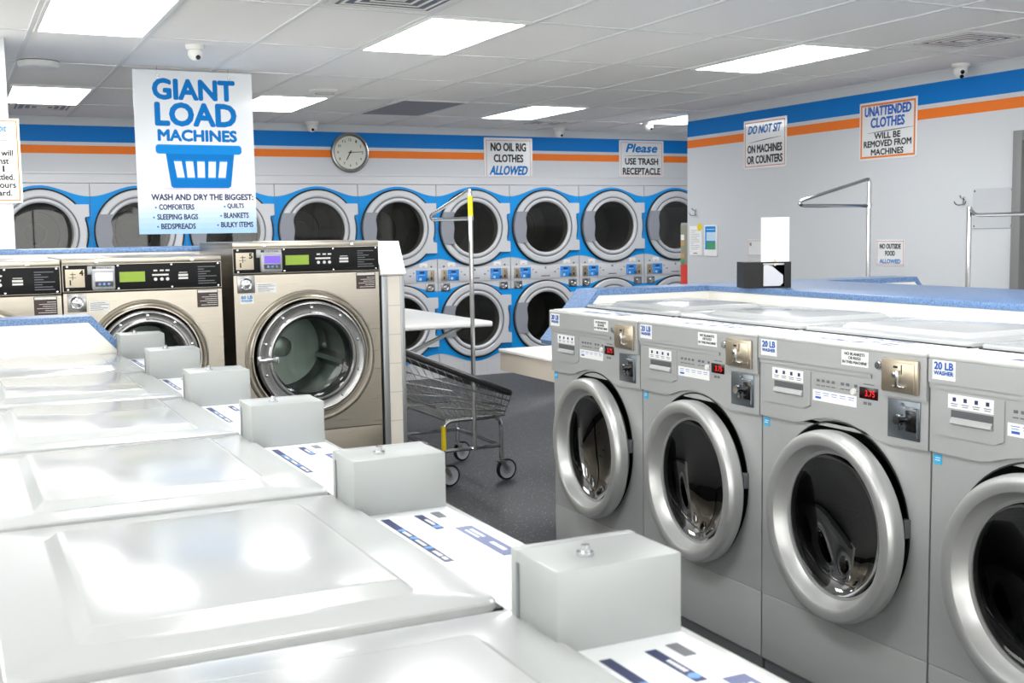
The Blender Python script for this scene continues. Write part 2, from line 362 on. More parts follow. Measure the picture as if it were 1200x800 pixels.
def diffuser(x, y, s, lab, duct='gloss_black'):
    t = thing('ceiling_vent', lab, 'ceiling vent', (x, y, CEIL), group='ceiling air vents')
    m = MB()
    def frame(a, b, za, zb):   # sloped square louvre from half size a (height za) to b (zb)
        P = [(sx*q, sy*q, z) for q, z in ((a, za), (b, zb), (b-.004, zb+.003), (a-.004, za+.003)) for sx, sy in ((-1, -1), (1, -1), (1, 1), (-1, 1))]
        Fq = []
        for l in range(4):
            for k in range(4): Fq.append((l*4+k, l*4+(k+1) % 4, ((l+1) % 4)*4+(k+1) % 4, ((l+1) % 4)*4+k))
        m._add(P, Fq)
    h = s/2
    def ring(a, b, z0, z1):
        m.box(-a, a, -a, -b, z0, z1).box(-a, a, b, a, z0, z1).box(-a, -b, -b, b, z0, z1).box(b, a, -b, b, z0, z1)
    ring(h, h-.035, -.006, .002); m.build('frame', 'capwhite', t)
    m = MB()
    for q in (.78, .58, .38): ring(h*q, h*q-.013, -.006, -.0035)
    m.box(-h*.17, h*.17, -h*.17, h*.17, -.007, -.004); m.build('louvres', 'capwhite', t)
    MB().box(-h+.034, h-.034, -h+.036, h-.036, -.0035, -.0015).build('duct_plate', duct, t)  # plate across the duct; black stands for shade inside, grey on the dusty one
for k, v in enumerate(VENTS): diffuser(*v, duct='gloss_black' if k < 3 else 'dtile')

def dome(x, y, z, lab, r=.048, yaw=0, lenses=1):
    t = thing('security_camera', lab, 'security camera', (x, y, z), yaw, 'white dome security cameras')
    MB().lathe([(0, 0), (r, 0), (r, -.014), (r*.86, -.026), (r*.5, -.03), (0, -.03)], (0, 0, 0), 'z', 32).build('base', 'capwhite', t)
    a = [(r*.78*sin(pi*k/14), r*.78*cos(pi*k/14)) for k in range(15)]
    MB().lathe([(q if q > 1e-5 else 0, s_) for q, s_ in a], (0, 0, -.043), 'z', 32).build('eyeball', 'capwhite', t)
    dr = Vector((0, -.75, -.55)).normalized()
    m = MB()
    for k in range(lenses):
        off = Vector((0, .55, -.75)).normalized()*((k-(lenses-1)/2)*-.030)
        c = Vector((0, 0, -.043))+dr*r*.70+off; m.cyl(c, c+dr*.009, .0125, 20)
    m.build('lens', 'gloss_black', t)
dome(1.255, 6.36, CEIL, 'white dome camera on the ceiling above the giant load banner', .05, .3)
dome(3.04, 10.26, CEIL, 'white dome camera at the back wall, left above the round clock', .062, -.1)
dome(5.84, 5.40, CEIL, 'white camera with two black lenses by the right wall stripe', .055, -.55, 2)
dome(5.55, 10.2, CEIL, 'white dome camera at the back wall above the oil rig sign', .06, .3)
dome(6.02, 9.3, CEIL, 'white dome camera on the ceiling above the trash receptacle sign', .06, .3)
t = thing('smoke_detector', 'round white smoke detector on the ceiling at the far left', 'smoke detector', (.535, 7.2, CEIL))
MB().lathe([(0, 0), (.112, 0), (.112, -.03), (.1, -.042), (.07, -.048), (0, -.05)], (0, 0, 0), 'z', 40).build('body', 'capwhite', t)
MB().lathe([(.1125, -.004), (.1135, -.004), (.1135, -.010), (.1125, -.010)], (0, 0, 0), 'z', 40).build('vent_slot', 'greyd', t)
t = thing('smoke_detector', 'flat round ceiling detector right of the giant load banner', 'smoke detector', (2.47, 8.0, CEIL))
MB().lathe([(0, 0), (.105, 0), (.105, -.012), (.08, -.022), (0, -.024)], (0, 0, 0), 'z', 40).build('body', 'capwhite', t)
MB().lathe([(.06, -.0225), (.064, -.0235), (.068, -.0225)], (0, 0, 0), 'z', 40).build('vent_slot', 'greyd', t)

# ================================================================== FRONT-LOAD WASHERS
WP = .683
def washer(name, label, H, coin_box, group):
    """faces -y; x to the viewer's right, origin at the left front floor corner"""
    dz = H-1.086; Z = lambda z: z+dz; W = WP-.006; D = .78
    t = thing(name, label, 'washing machine', group=group)
    cx, cz, R = .3415, Z(.60), .270
    m = MB().shell(0, W, .004, D, .07, Z(1.078))
    m.holed(0, W, Z(.284), Z(.86), (cx, cz), R, .004).box(0, W, .003, .02, .072, Z(.279), .003).box(0, W, .006, .02, Z(.275), Z(.286)).box(0, W, .0035, .006, Z(.284), Z(.287))
    m._add([(0, .004, Z(.85)), (W, .004, Z(.85)), (W, .004, Z(1.08)), (0, .004, Z(1.08))], [(0, 1, 2, 3)])
    m.build('cabinet', 'grey', t)
    MB().box(.004, W-.004, .012, .05, .028, .074, .002).build('kick_panel', 'greyd', t)
    MB().box(.01, W-.01, .05, D-.02, 0, .07).build('base', 'black', t)
    # upper front panel with the arched lower edge, and the visor above the controls
    arch = [(0, .846), (.15, .845), (.19, .850), (.24, .866), (.29, .876), (.3415, .879), (.395, .874), (.45, .860), (.50, .844), (.54, .840), (W, .843)]
    MB().prism([(x, Z(z)) for x, z in arch]+[(W, Z(1.083)), (0, Z(1.083))], 'y', -.007, .004).build('control_panel', 'grey', t)
    v = MB().prism([(0, Z(1.024)), (.476, Z(1.024)), (.498, Z(1.018)), (.512, Z(1.0)), (.514, Z(.972)), (W, Z(.972)), (W, Z(1.084)), (0, Z(1.084))], 'y', -.016, -.006)
    v.prism([(0, Z(1.024)), (.476, Z(1.024)), (.476, Z(1.010)), (0, Z(1.010))], 'y', -.011, -.006); v.build('visor', 'grey', t)
    # top
    m = MB().box(-.001, W+.001, -.018, D, Z(1.083), Z(1.086)+.012, .006, 3); m.build('top_panel', 'white', t)
    zt = Z(1.086)+.012
    def loop(i, z, rc=.02, n=5):
        x0, x1, y0, y1 = .012+i, W-.012-i, .148+i, D-.085-i; rc = max(.004, rc); P = []
        for (ax, ay, s0) in ((x1-rc, y0+rc, -pi/2), (x1-rc, y1-rc, 0), (x0+rc, y1-rc, pi/2), (x0+rc, y0+rc, pi)):
            for k in range(n+1): a = s0+pi/2*k/n; P.append((ax+rc*cos(a), ay+rc*sin(a), z))
        return P
    L = MB(); prev = None
    for i, z, rc in ((0, zt+.003, .02), (0, zt+.012, .02), (.002, zt+.0145, .02), (.006, zt+.0155, .02), (.074, zt+.0155, .022), (.078, zt+.0160, .020), (.092, zt+.0280, .014), (.097, zt+.0290, .012)):
        ring = [L.bm.verts.new(p) for p in loop(i, z, rc)]
        if prev:
            for k in range(len(ring)): L.bm.faces.new((prev[k], prev[(k+1) % len(ring)], ring[(k+1) % len(ring)], ring[k]))
        prev = ring
    L.bm.faces.new(prev); L.build('lid', 'lidwhite', t)
    MB().box(.0155, W-.0155, .1435, D-.089, zt-.001, zt+.0045).build('lid_gap', 'black', t)
    MB().box(.012, W-.012, -.002, .140, zt-.001, zt+.0015, .001, 1).build('label_strip', 'overlay', t)
    m = MB(); zz = zt+.0015
    m.box(.235, .500, .113, .127, zz, zz+.0006).box(.405, .500, .056, .070, zz, zz+.0006)
    nv = m.build('label_print', 'navy', t)
    MB().box(.225, .400, .014, .042, zz, zz+.0006).build('label_panel', 'slate', t)
    m = MB()
    for x, n_ in ((.265, 4), (.325, 5), (.385, 4), (.245, 2)):
        for q in range(n_): m.box(x+q*.0075, x+q*.0075+.0055, .1175, .1235, zz+.0006, zz+.0010)
    for q in range(6): m.box(.432+q*.006, .4362+q*.006, .0600, .0655, zz+.0006, zz+.001)
    for q in range(7): m.box(.25+q*.007, .255+q*.007, .024, .031, zz+.0006, zz+.001).box(.33+q*.007, .335+q*.007, .022, .027, zz+.0006, zz+.001).box(.33+q*.007, .335+q*.007, .031, .035, zz+.0006, zz+.001)
    m.build('print_text', 'overlay', nv)
    m = MB()
    for x in (.312, .372, .422): m.lathe([(0, .0012), (.0065, .0012), (.0065, 0)], (x, .120, zz), 'z', 16)
    m.lathe([(0, .0012), (.007, .0012), (.007, 0)], (.418, .063, zz), 'z', 16)
    m.build('print_dots', 'lblue', nv)
    MB().box(.468, .505, .025, .040, zz, zz+.0008).build('serial_tag', 'greyink', t)
    # stickers and controls on the front
    yv = -.0162
    m = MB().box(.014, .088, yv-.0008, yv, Z(1.034), Z(1.083)); s_ = m.build('size_sticker', 'paper', t)
    MB().text('20 LB', .051, Z(1.060), .060, .018, yv-.0009, bold=.03).text('WASHER', .051, Z(1.046), .062, .010, yv-.0009, bold=.03).build('lettering', 'pblue', s_)
    s_ = MB().box(.367, .471, yv-.0008, yv, Z(1.038), Z(1.080)).build('notice_sticker', 'paper', t)
    MB().text('NO BLANKETS', .419, Z(1.067), .078, .008, yv-.0009).text('OR RUGS', .419, Z(1.056), .048, .008, yv-.0009).text('IN THIS MACHINE', .419, Z(1.044), .094, .008, yv-.0009).build('lettering', 'ink', s_)
    yp = -.0072
    dr = MB().prism([(.027, Z(1.003)), (.232, Z(1.003)), (.232, Z(.905)), (.205, Z(.893)), (.027, Z(.893))], 'y', yp-.004, yp).build('dispenser_drawer', 'grey', t)
    s_ = MB().box(.062, .202, yp-.0048, yp-.004, Z(.966), Z(1.001)).build('drawer_label', 'paper', dr)
    m = MB()
    for k in range(4):
        x = .082+k*.034; m.box(x-.005, x+.005, yp-.0054, yp-.0046, Z(.984), Z(.994)); m.box(x-.011, x+.011, yp-.0054, yp-.0046, Z(.977), Z(.9785)); m.box(x-.009, x+.009, yp-.0054, yp-.0046, Z(.972), Z(.9735))
    m.build('print', 'navy', s_)
    m = MB().box(.072, .202, yp-.0046, yp-.0036, Z(.926), Z(.962)); m.build('handle_recess', 'greyd', dr)
    MB().prism([(yp-.0046, Z(.926)), (yp-.012, Z(.930)), (yp-.010, Z(.938)), (yp-.0046, Z(.944))], 'x', .074, .2).build('handle_lip', 'grey', dr)
    s_ = MB().box(.240, .418, yp-.001, yp, Z(.922), Z(.954)).build('instruction_label', 'paper', t)
    m = MB()
    for k in range(5):
        x = .262+k*.034; m.box(x-.012, x+.012, yp-.0016, yp-.0008, Z(.946), Z(.9475)); m.box(x-.010, x+.010, yp-.0016, yp-.0008, Z(.940), Z(.9412))
    m.box(.252, .275, yp-.0016, yp-.0008, Z(.929), Z(.935)); m.build('print', 'pblue', s_)
    m = MB()
    for k, x in enumerate((.262, .283, .304, .325, .362, .383, .415)): m.box(x-.006, x+.006, yp-.002, yp, Z(.978), Z(.986), .001).box(x-.008, x+.008, yp-.001, yp, Z(.966), Z(.969))
    m.build('buttons', 'greyink', t)
    MB().lathe([(0, -.007), (.008, -.007), (.010, -.004), (.010, 0)], (.408, yp, Z(.965)), 'y', 20).build('start_button', 'capwhite', t)
    ds = MB().box(.430, .500, yp-.002, yp, Z(.951), Z(.983), .001).build('price_display', 'ledbg', t)
    MB().text('3.75', .472, Z(.959), .036, .016, yp-.0024, bold=.004).build('digits', 'led', ds)
    m = MB().box(.445, .485, yp-.0008, yp, Z(.990), Z(.993)).box(.445, .458, yp-.0008, yp, Z(.935), Z(.943)).box(.462, .475, yp-.0008, yp, Z(.935), Z(.943)); m.build('printed_marks', 'greyink', t)
    # coin slide and coin mechanism
    cs = MB().box(.528, .656, yv-.010, yv, Z(.985), Z(1.074), .004).build('coin_slide', 'brass', t)
    MB().box(.538, .646, yv-.0125, yv-.009, Z(.994), Z(1.066), .002).build('slide_plate', 'brass', cs)
    m = MB().box(.592, .600, yv-.024, yv-.010, Z(1.000), Z(1.045), .001).box(.578, .618, yv-.020, yv-.010, Z(1.000), Z(1.005), .001)
    m.lathe([(0, -.026), (.008, -.024), (.010, -.018), (.008, -.010)], (.588, yv, Z(1.034)), 'y', 16); m.build('slide_knob', 'chrome', cs)
    MB().box(.602, .605, yv-.0132, yv-.012, Z(1.035), Z(1.060)).box(.575, .590, yv-.0132, yv-.012, Z(1.050), Z(1.056)).build('coin_slot', 'ink', cs)
    MB().lathe([(0, -.008), (.010, -.008), (.012, -.004), (.012, 0)], (.512, yv, Z(1.050)), 'y', 20).build('key_lock', 'chrome', t)
    cm = MB().box(.538, .652, yp-.003, yp, Z(.862), Z(.965), .002).build('coin_mechanism', mat('dark metal plate', (120, 128, 136), .3, metal=.8) if 'cmech' not in M_ else M_['cmech'], t); M_['cmech'] = cm.data.materials[0]
    m = MB().box(.585, .600, yp-.022, yp-.003, Z(.900), Z(.930), .004).cyl((.593, yp-.003, Z(.915)), (.593, yp-.028, Z(.915)), .012, 16).cyl((.590, yp-.003, Z(.892)), (.590, yp-.012, Z(.892)), .006, 12).cyl((.592, yp-.003, Z(.955)), (.592, yp-.007, Z(.955)), .004, 10)
    m.tube([(.600, yp-.006, Z(.948)), (.645, yp-.006, Z(.948)), (.645, yp-.006, Z(.872))], .003, 6); m.build('return_knob', 'chrome', cm)
    MB().box(.604, .640, yp-.006, yp-.003, Z(.885), Z(.940), .001).build('coin_return', 'gloss_black', cm)
    s_ = MB().box(.006, .032, .002, .0035, Z(.813), Z(.839)).build('energy_sticker', 'energy', t)
    MB().box(.011, .026, .0012, .0022, Z(.823), Z(.825)).box(.013, .028, .0012, .0022, Z(.829), Z(.831)).build('print', 'paper', s_)
    # opening, drum
    MB().lathe([(R+.002, .002), (R-.002, .001), (R-.008, .02), (.235, .05), (.215, .055)], (cx, 0, cz), 'y').build('door_gasket', 'black', t)
    dm = MB().lathe([(.215, .055), (.245, .07), (.25, .50), (.24, .52), (0, .53)], (cx, 0, cz), 'y')
    for k in range(3):
        a = k*2*pi/3+.5; u = Vector((cos(a), 0, sin(a))); v_ = Vector((-sin(a), 0, cos(a))); c = Vector((cx, 0, cz))
        pr = [(-.035, .248), (-.012, .20), (.012, .20), (.035, .248)]
        P = [tuple(c+v_*p+u*q+Vector((0, y, 0))) for y in (.10, .50) for p, q in pr]
        dm._add(P, [(0, 1, 2, 3), (7, 6, 5, 4), (0, 4, 5, 1), (1, 5, 6, 2), (2, 6, 7, 3)])
    dm.build('drum', 'drum', t)
    # door, a little ajar on a left hinge
    ccx, ccz = cx, cz; cx, cz = cx+.010, cz-.022
    hinge = Vector((cx-.272, -.004, cz)); A = Matrix.Translation(hinge) @ Matrix.Rotation(math.radians(-2.6), 4, 'Z') @ Matrix.Translation(-hinge)
    prof = [(.205, .012), (.258, .012), (.270, .000), (.273, -.024), (.271, -.040), (.265, -.050), (.256, -.054), (.236, -.052), (.231, -.049), (.222, -.026), (.212, -.012), (.203, -.010), (.203, .006), (.205, .012)]
    door = MB().lathe(prof, (cx, 0, cz), 'y', 96).xf(A).build('door', 'ring', t)
    gp = [(.206, -.010), (.200, .000), (.17, .018), (.12, .030), (.07, .036), (0, .038)]
    MB().lathe(gp, (cx, 0, cz), 'y', 64).xf(A).build('door_glass', 'wglass', door)
    MB().lathe([(.262, .013), (.245, .020), (.215, .020), (.206, .012)], (cx, 0, cz), 'y', 64).xf(A).build('door_seal', 'gloss_black', door)
    MB().box(cx+.238, cx+.262, .010, .030, cz+.02, cz+.07, .003).xf(A).build('door_latch', 'greyd', door)
    MB().box(cx-.282, cx-.240, -.012, .006, cz-.05, cz+.05, .004).build('hinge', 'greyd', t)
    if coin_box:
        # metal coin box bolted on the right end of the label strip
        b = MB().box(.5345, .644, -.002, .158, zt+.0005, zt+.0935, .003, 2).box(.632, .6465, -.0025, .1585, zt+.0005, zt+.094, .002).build('coin_box', 'galv', t)
        m = MB().cyl((.575, .10, zt+.0935), (.575, .10, zt+.098), .010, 16).cyl((.575, .10, zt+.098), (.575, .10, zt+.106), .0055, 12); m.build('lock', 'chrome', b)
        MB().box(.625, .6315, .1585, .1592, zt+.012, zt+.080).build('side_slot', 'greyink', b)
    return t
RIGHT = ['grey front-load washer at the far end of the right row, beside the blue-capped end panel', 'second grey front-load washer counted from the blue-capped end panel, right row',
         'third grey front-load washer from the far end panel, its whole round door in view', 'nearest grey front-load washer in the right row, cut by the right picture edge']
XR, YR0 = 2.2404, 4.189
rw = washer('front_load_washer', RIGHT[0], 1.086, False, 'grey washers in the right row')
rw.location = (XR, YR0, 0); rw.rotation_euler = (0, 0, -pi/2)
for k in range(1, 4): dup(rw, RIGHT[k], (XR, YR0-k*WP, 0), -pi/2)
LEFT = ['nearest white washer top at the bottom edge, carrying the biggest grey coin box', 'second white washer from the camera, its large bright lid filling the foreground',
        'third white washer from the camera in the left row', 'fourth white washer from the camera in the left row, small coin box on its strip',
        'fifth white washer from the camera in the left row', 'farthest white washer in the left row, touching the blue-edged end panel']
XL, YL0 = .7235, .5205
lw = washer('top_strip_washer', LEFT[0], .953, True, 'white-topped washers with coin boxes in the left row')
lw.location = (XL, YL0, 0); lw.rotation_euler = (0, 0, pi/2)
for k in range(1, 6): dup(lw, LEFT[k], (XL, YL0+k*WP, 0), pi/2)

# ================================================================== COUNTERS / BULKHEADS
XB = 3.026
t = thing('counter', 'blue laminate counter on a cream bulkhead behind the grey washers', 'counter', (XB, 0, 0))
y1 = YR0+.006; y2 = y1+.16; x1 = .66
MB().box(.0, x1, .9, y1, 0, 1.146).build('bulkhead', 'creamlam', t)
MB().box(-.006, x1+.006, .9, y1, 1.146, 1.170, .003).build('worktop', 'lam', t)
# end panel, bevelled at both aisle ends
def endprof(xa, xb, zt_, zl, run): return [(xa, 0), (xa, zl), (xa+run, zt_), (xb-run, zt_), (xb, zl), (xb, 0)]
e0, e1 = 2.285-XB, 4.44-XB
MB().prism(endprof(e0+.07, e1-.07, 1.146, 1.035, .112), 'y', y1, y1+.10).build('end_panel', 'creamlam', t)
cp = [(e0-.012, .958), (e0+.172, 1.170), (e1-.172, 1.170), (e1+.012, .958), (e1+.004, .940), (e1-.178, 1.146), (e0+.178, 1.146), (e0-.004, .940)]
MB().prism(cp, 'y', y1-.003, y2+.012).build('end_cap', 'lam', t)
# left bulkhead mirrored
t = thing('row_end_panel', 'cream end panel with blue laminate edge closing the left washer row', 'end panel', (-.06, 0, 0))
y1 = YL0+6*WP+.012; y2 = y1+.15
MB().prism([(-.7, 0), (-.7, 1.10), (.536, 1.10), (.72, .900), (.72, 0)], 'y', y1, y2).build('end_panel', 'creamlam', t)
MB().prism([(-.7, 1.10), (.532, 1.10), (.718, .897), (.735, .912), (.546, 1.124), (-.7, 1.124)], 'y', y1-.003, y2+.01).build('end_cap', 'lam', t)
MB().box(-.005, .61, y1-.010, y1, .955, .985, .002).build('splash_strip', 'creamlam', t)

# folding table behind the right row
t = thing('folding_table', 'low white folding table standing behind the far grey washer', 'table', (2.82, 4.365, 0))
MB().box(0, 1.2, 0, 1.575, .735, .752, .004).build('tabletop', 'whitelam', t)
MB().box(.008, .026, .006, 1.567, .63, .735).box(.026, 1.19, 1.549, 1.567, .63, .735).box(1.174, 1.192, .006, 1.549, .63, .735).build('apron', 'beige', t)
for a in (.25, .95): MB().prism([(0, .20), (0, .24), (.70, .735), (.76, .735)], 'x', a, a+.03).build('brace', 'trim', t)

# ================================================================== STAINLESS WASHERS
def big(name, label, x0, Wd, H, num, size, cz, R1, R2, R3, lcd, group):
    t = thing(name, label, 'washing machine', (x0, 5.6, 0), 0, group); k = Wd/.748; X = lambda x: x*k; cx = .375*k
    D = .80; W = Wd-.006
    m = MB().shell(0, W, 0, D, .10, H-.004).holed(0, W, .437, H-.152, (cx, cz), R2+.014, 0).box(0, W, -.002, .01, .10, .433, .002)
    m._add([(0, 0, H-.16), (W, 0, H-.16), (W, 0, H), (0, 0, H)], [(0, 1, 2, 3)]); m.build('cabinet', 'steel', t)
    MB().box(.01, W-.01, .02, D-.02, 0, .10).build('base', 'black', t)
    lid = MB().box(-.001, W+.001, -.006, D, H-.028, H, .003).build('top_panel', 'steel', t)
    m = MB()
    for x in (X(.155), X(.60)): m.lathe([(0, -.005), (.009, -.004), (.009, 0)], (x, -.006, H-.017), 'y', 14)
    m.build('lid_screws', 'chrome', lid)
    cp = MB().box(.003, W-.003, -.009, 0, H-.150, H-.031, .001).build('control_panel', mat('black panel', (16, 16, 18), .5, spec=.25) if 'bpan' not in M_ else M_['bpan'], t); M_['bpan'] = cp.data.materials[0]
    m = MB()
    for x in (.022, .25, .50, .725):
        for z in (H-.038, H-.143): m.lathe([(0, -.002), (.0045, -.0015), (.0045, 0)], (X(x), -.009, z), 'y', 10)
    m.build('panel_screws', 'chrome', cp)
    c = MB().box(X(.012), X(.098), -.013, -.009, H-.132, H-.050, .001).build('coin_plate', 'cream', t)
    MB().text(num, X(.084), H-.078, .016, .024, -.0132, bold=.03).box(X(.030), X(.036), -.016, -.0125, H-.122, H-.098).box(X(.034), X(.058), -.0138, -.0125, H-.074, H-.071).box(X(.026), X(.060), -.0138, -.0125, H-.088, H-.086).box(X(.043), X(.046), -.0138, -.0125, H-.098, H-.064).build('print', 'ink', c)
    r = MB().box(X(.111), X(.235), -.020, -.009, H-.075, H-.036, .002).box(X(.128), X(.232), -.045, -.009, H-.146, H-.052, .008, 3).build('card_reader', mat('reader grey', (168, 170, 172), .35, metal=.3) if 'rdr' not in M_ else M_['rdr'], t); M_['rdr'] = r.data.materials[0]
    MB().text('MAYTAG', X(.186), H-.0485, .062, .009, -.0202).box(X(.132), X(.150), -.0208, -.0200, H-.0495, H-.038).build('lettering', 'ink', r)
    MB().box(X(.142), X(.220), -.0465, -.0445, H-.103, H-.067).build('screen', lcd, r)
    kb = MB().box(X(.140), X(.222), -.0468, -.0445, H-.131, H-.108).build('keypad', 'gloss_black', r)
    m = MB()
    for x in (.160, .181, .202): m.lathe([(0, -.002), (.006, -.002), (.006, 0)], (X(x), -.0468, H-.119), 'y', 12)
    m.build('keys', 'lblue', kb)
    MB().box(X(.256), X(.374), -.011, -.009, H-.114, H-.067).build('program_display', 'lcdg', cp)
    m = MB()
    for x in (.415, .445, .472): m.box(X(x), X(x+.018), -.0098, -.009, H-.068, H-.061); m.lathe([(0, -.002), (.008, -.002), (.008, 0)], (X(x+.008), -.009, H-.105), 'y', 12)
    m.box(X(.408), X(.485), -.0105, -.009, H-.089, H-.081)
    m.box(X(.535), X(.575), -.0098, -.009, H-.078, H-.075).box(X(.532), X(.578), -.0105, -.009, H-.094, H-.084).box(X(.532), X(.578), -.0098, -.009, H-.108, H-.099); m.build('buttons', 'capwhite', cp)
    m = MB()
    for i in range(8):
        z = H-.050-i*.0112; w_ = (.085, .03, .06, .04, .09, .035, .08, .088)[i]; m.box(X(.627), X(.627+w_), -.0098, -.009, z-.004, z, 0)
    m.build('instructions', 'greyink', cp)
    q = MB().box(X(.016), X(.102), -.006, 0, H-.246, H-.162, .002).build('coin_return', 'steel2', t)
    MB().lathe([(.030, -.006), (.028, -.010), (.022, -.008), (.020, -.012), (.011, -.013), (.009, -.022), (0, -.023)], (X(.059), 0, H-.203), 'y', 24).build('return_cup', 'chrome', q)
    s_ = MB().box(X(.112), X(.207), -.0015, 0, H-.247, H-.199).build('price_label', 'paper', t)
    m = MB()
    for i, w_ in enumerate((.07, .085, .05, .08, .06)): m.box(X(.117), X(.117+w_), -.0022, -.0012, H-.208-i*.008, H-.2055-i*.008)
    m.build('print', 'greyink', s_)
    s_ = MB().box(X(.028), X(.094), -.0015, 0, H-.298, H-.254).build('size_sticker', 'paper', t)
    MB().text(size+' LB', X(.061), H-.274, .054, .015, -.0016, bold=.03).text('WASHER', X(.061), H-.288, .054, .009, -.0016, bold=.02).build('lettering', 'signblue2', s_)
    s_ = MB().box(X(.62), X(.722), -.0015, 0, H-.246, H-.162).build('warning_label', mat('dark label', (64, 48, 46), .4) if 'wlab' not in M_ else M_['wlab'], t); M_['wlab'] = s_.data.materials[0]
    m = MB().box(X(.624), X(.718), -.0022, -.0012, H-.176, H-.165)
    for i, w_ in enumerate((.04, .075, .06, .085, .05, .08)): m.box(X(.718-w_), X(.717), -.0022, -.0012, H-.189-i*.0095, H-.187-i*.0095)
    m.build('print', 'capwhite', s_)
    # door: pressed trim ring, round door with bolts, glass, drum
    MB().lathe([(R1, .0005), (R1-.003, -.008), (R1-.008, -.010), (R1-.014, -.004), (R2+.034, -.003), (R2+.028, -.008), (R2+.022, -.004), (R2+.014, .014), (R2*.9, .045)], (cx, 0, cz), 'y', 96).build('trim_ring', 'steel', t)
    dr = MB().lathe([(R2, .008), (R2+.002, -.026), (R2-.003, -.034), (R2-.010, -.036), (R2-.016, -.033), (R3+.016, -.033), (R3+.010, -.040), (R3+.003, -.041), (R3-.004, -.036), (R3-.006, .0)], (cx, 0, cz), 'y', 96).build('door', 'steel2', t)
    MB().lathe([(R3-.004, -.036), (R3-.02, -.028), (R3*.6, -.018), (0, -.014)], (cx, 0, cz), 'y', 64).build('door_glass', 'sglass', dr)
    MB().lathe([(R2-.002, .0), (R3-.006, .004), (R3-.022, .03), (R3-.02, .05)], (cx, 0, cz), 'y', 64).build('door_seal', 'black', dr)
    m = MB()
    for i in range(10):
        a = 2*pi*i/10+.32; rr = (R2+R3)/2+.004; m.lathe([(0, -.010), (.0065, -.009), (.0085, 0)], (cx+rr*cos(a), -.032, cz+rr*sin(a)), 'y', 12)
    m.build('bolts', 'chrome', dr)
    h = MB().box(cx-R2-.004, cx-R2+.085, -.066, -.052, cz-.012, cz+.010, .004, 2).box(cx-R2-.006, cx-R2+.012, -.052, -.02, cz-.022, cz+.020, .003).box(cx-R2+.07, cx-R2+.098, -.056, -.044, cz-.020, cz+.012, .003); h.build('handle', 'chrome', dr)
    dm = MB().lathe([(R3-.01, .06), (R3+.03, .08), (R3+.035, .55), (R3, .58), (0, .59)], (cx, 0, cz), 'y', 64)
    for i in range(3):
        a = i*2*pi/3-.25; u = Vector((cos(a), 0, sin(a))); v_ = Vector((-sin(a), 0, cos(a))); cc = Vector((cx, 0, cz)); q = R3+.033
        P = [tuple(cc+v_*p+u*s+Vector((0, y, 0))) for y in (.10, .57) for p, s in ((-.04, q), (-.012, q-.05), (.012, q-.05), (.04, q))]
        dm._add(P, [(0, 1, 2, 3), (7, 6, 5, 4), (0, 4, 5, 1), (1, 5, 6, 2), (2, 6, 7, 3)])
    dm.lathe([(.055, .59), (.055, .575), (.045, .57), (0, .57)], (cx, 0, cz), 'y', 32)
    dm.build('drum', 'steeldrum', t)
    return t
GB = 'stainless washers facing the camera'
big('stainless_washer', 'tall stainless washer numbered 5 with violet card reader screen, beside the tiled pillar', 1.245, .748, 1.387, '5', '60', .812, .335, .277, .210, 'lcdp', GB)
big('stainless_washer', 'stainless washer numbered 4 with pale card reader screen, under the giant load banner', .470, .722, 1.328, '4', '40', .847, .283, .230, .178, 'lcdw', GB)
b3 = big('stainless_washer', 'stainless washer at the left picture edge, left of washer 4', -.254, .722, 1.322, '3', '40', .841, .283, .230, .178, 'lcdw', GB)
t = thing('bulkhead', 'cream bulkhead with blue laminate cap behind the stainless washers', 'bulkhead', (0, 0, 0))
MB().box(-1.6, 1.995, 6.415, 7.0, 0, 1.340).build('panel', 'creamlam', t)
MB().box(-1.6, 2.0, 6.41, 7.01, 1.340, 1.365, .003).build('worktop', 'lam', t)
t = thing('end_pillar', 'narrow beige tiled end wall with metal edges and white sloped cap, right of washer 5', 'pillar', (0, 0, 0))
MB().prism([(5.60, 0), (5.60, 1.205), (5.69, 1.365), (8.3, 1.365), (8.3, 0)], 'x', 2.003, 2.117).build('wall_core', 'beige', t)
MB().box(2.030, 2.098, 5.594, 5.602, 0, 1.204).build('tiled_front', 'tile', t)
MB().box(1.998, 2.030, 5.590, 5.625, 0, 1.203, .002).build('edge_trim', 'trim', t)
MB().box(2.098, 2.121, 5.590, 5.625, 0, 1.203, .002).build('edge_trim', 'trim', t)
MB().prism([(5.580, 1.207), (5.575, 1.215), (5.672, 1.380), (8.3, 1.380), (8.3, 1.366), (5.69, 1.366), (5.597, 1.207)], 'x', 1.992, 2.126).build('sloped_cap', 'whitelam', t)
# shelf on the pillar
t = thing('folding_shelf', 'white wall-mounted folding shelf on a diagonal metal brace, right of the pillar', 'shelf', (2.1185, 6.62, .819))
MB().box(0, .9915, 0, 1.56, 0, .036, .012, 3).build('shelf_board', 'whitelam', t)
for y in (.05, 1.25): MB().prism([(0, -.340), (0, -.308), (.765, 0), (.81, 0)], 'y', y, y+.028).build('brace', 'trim', t)
MB().box(0, .03, .03, 1.4, -.03, 0).build('wall_rail', 'trim', t)

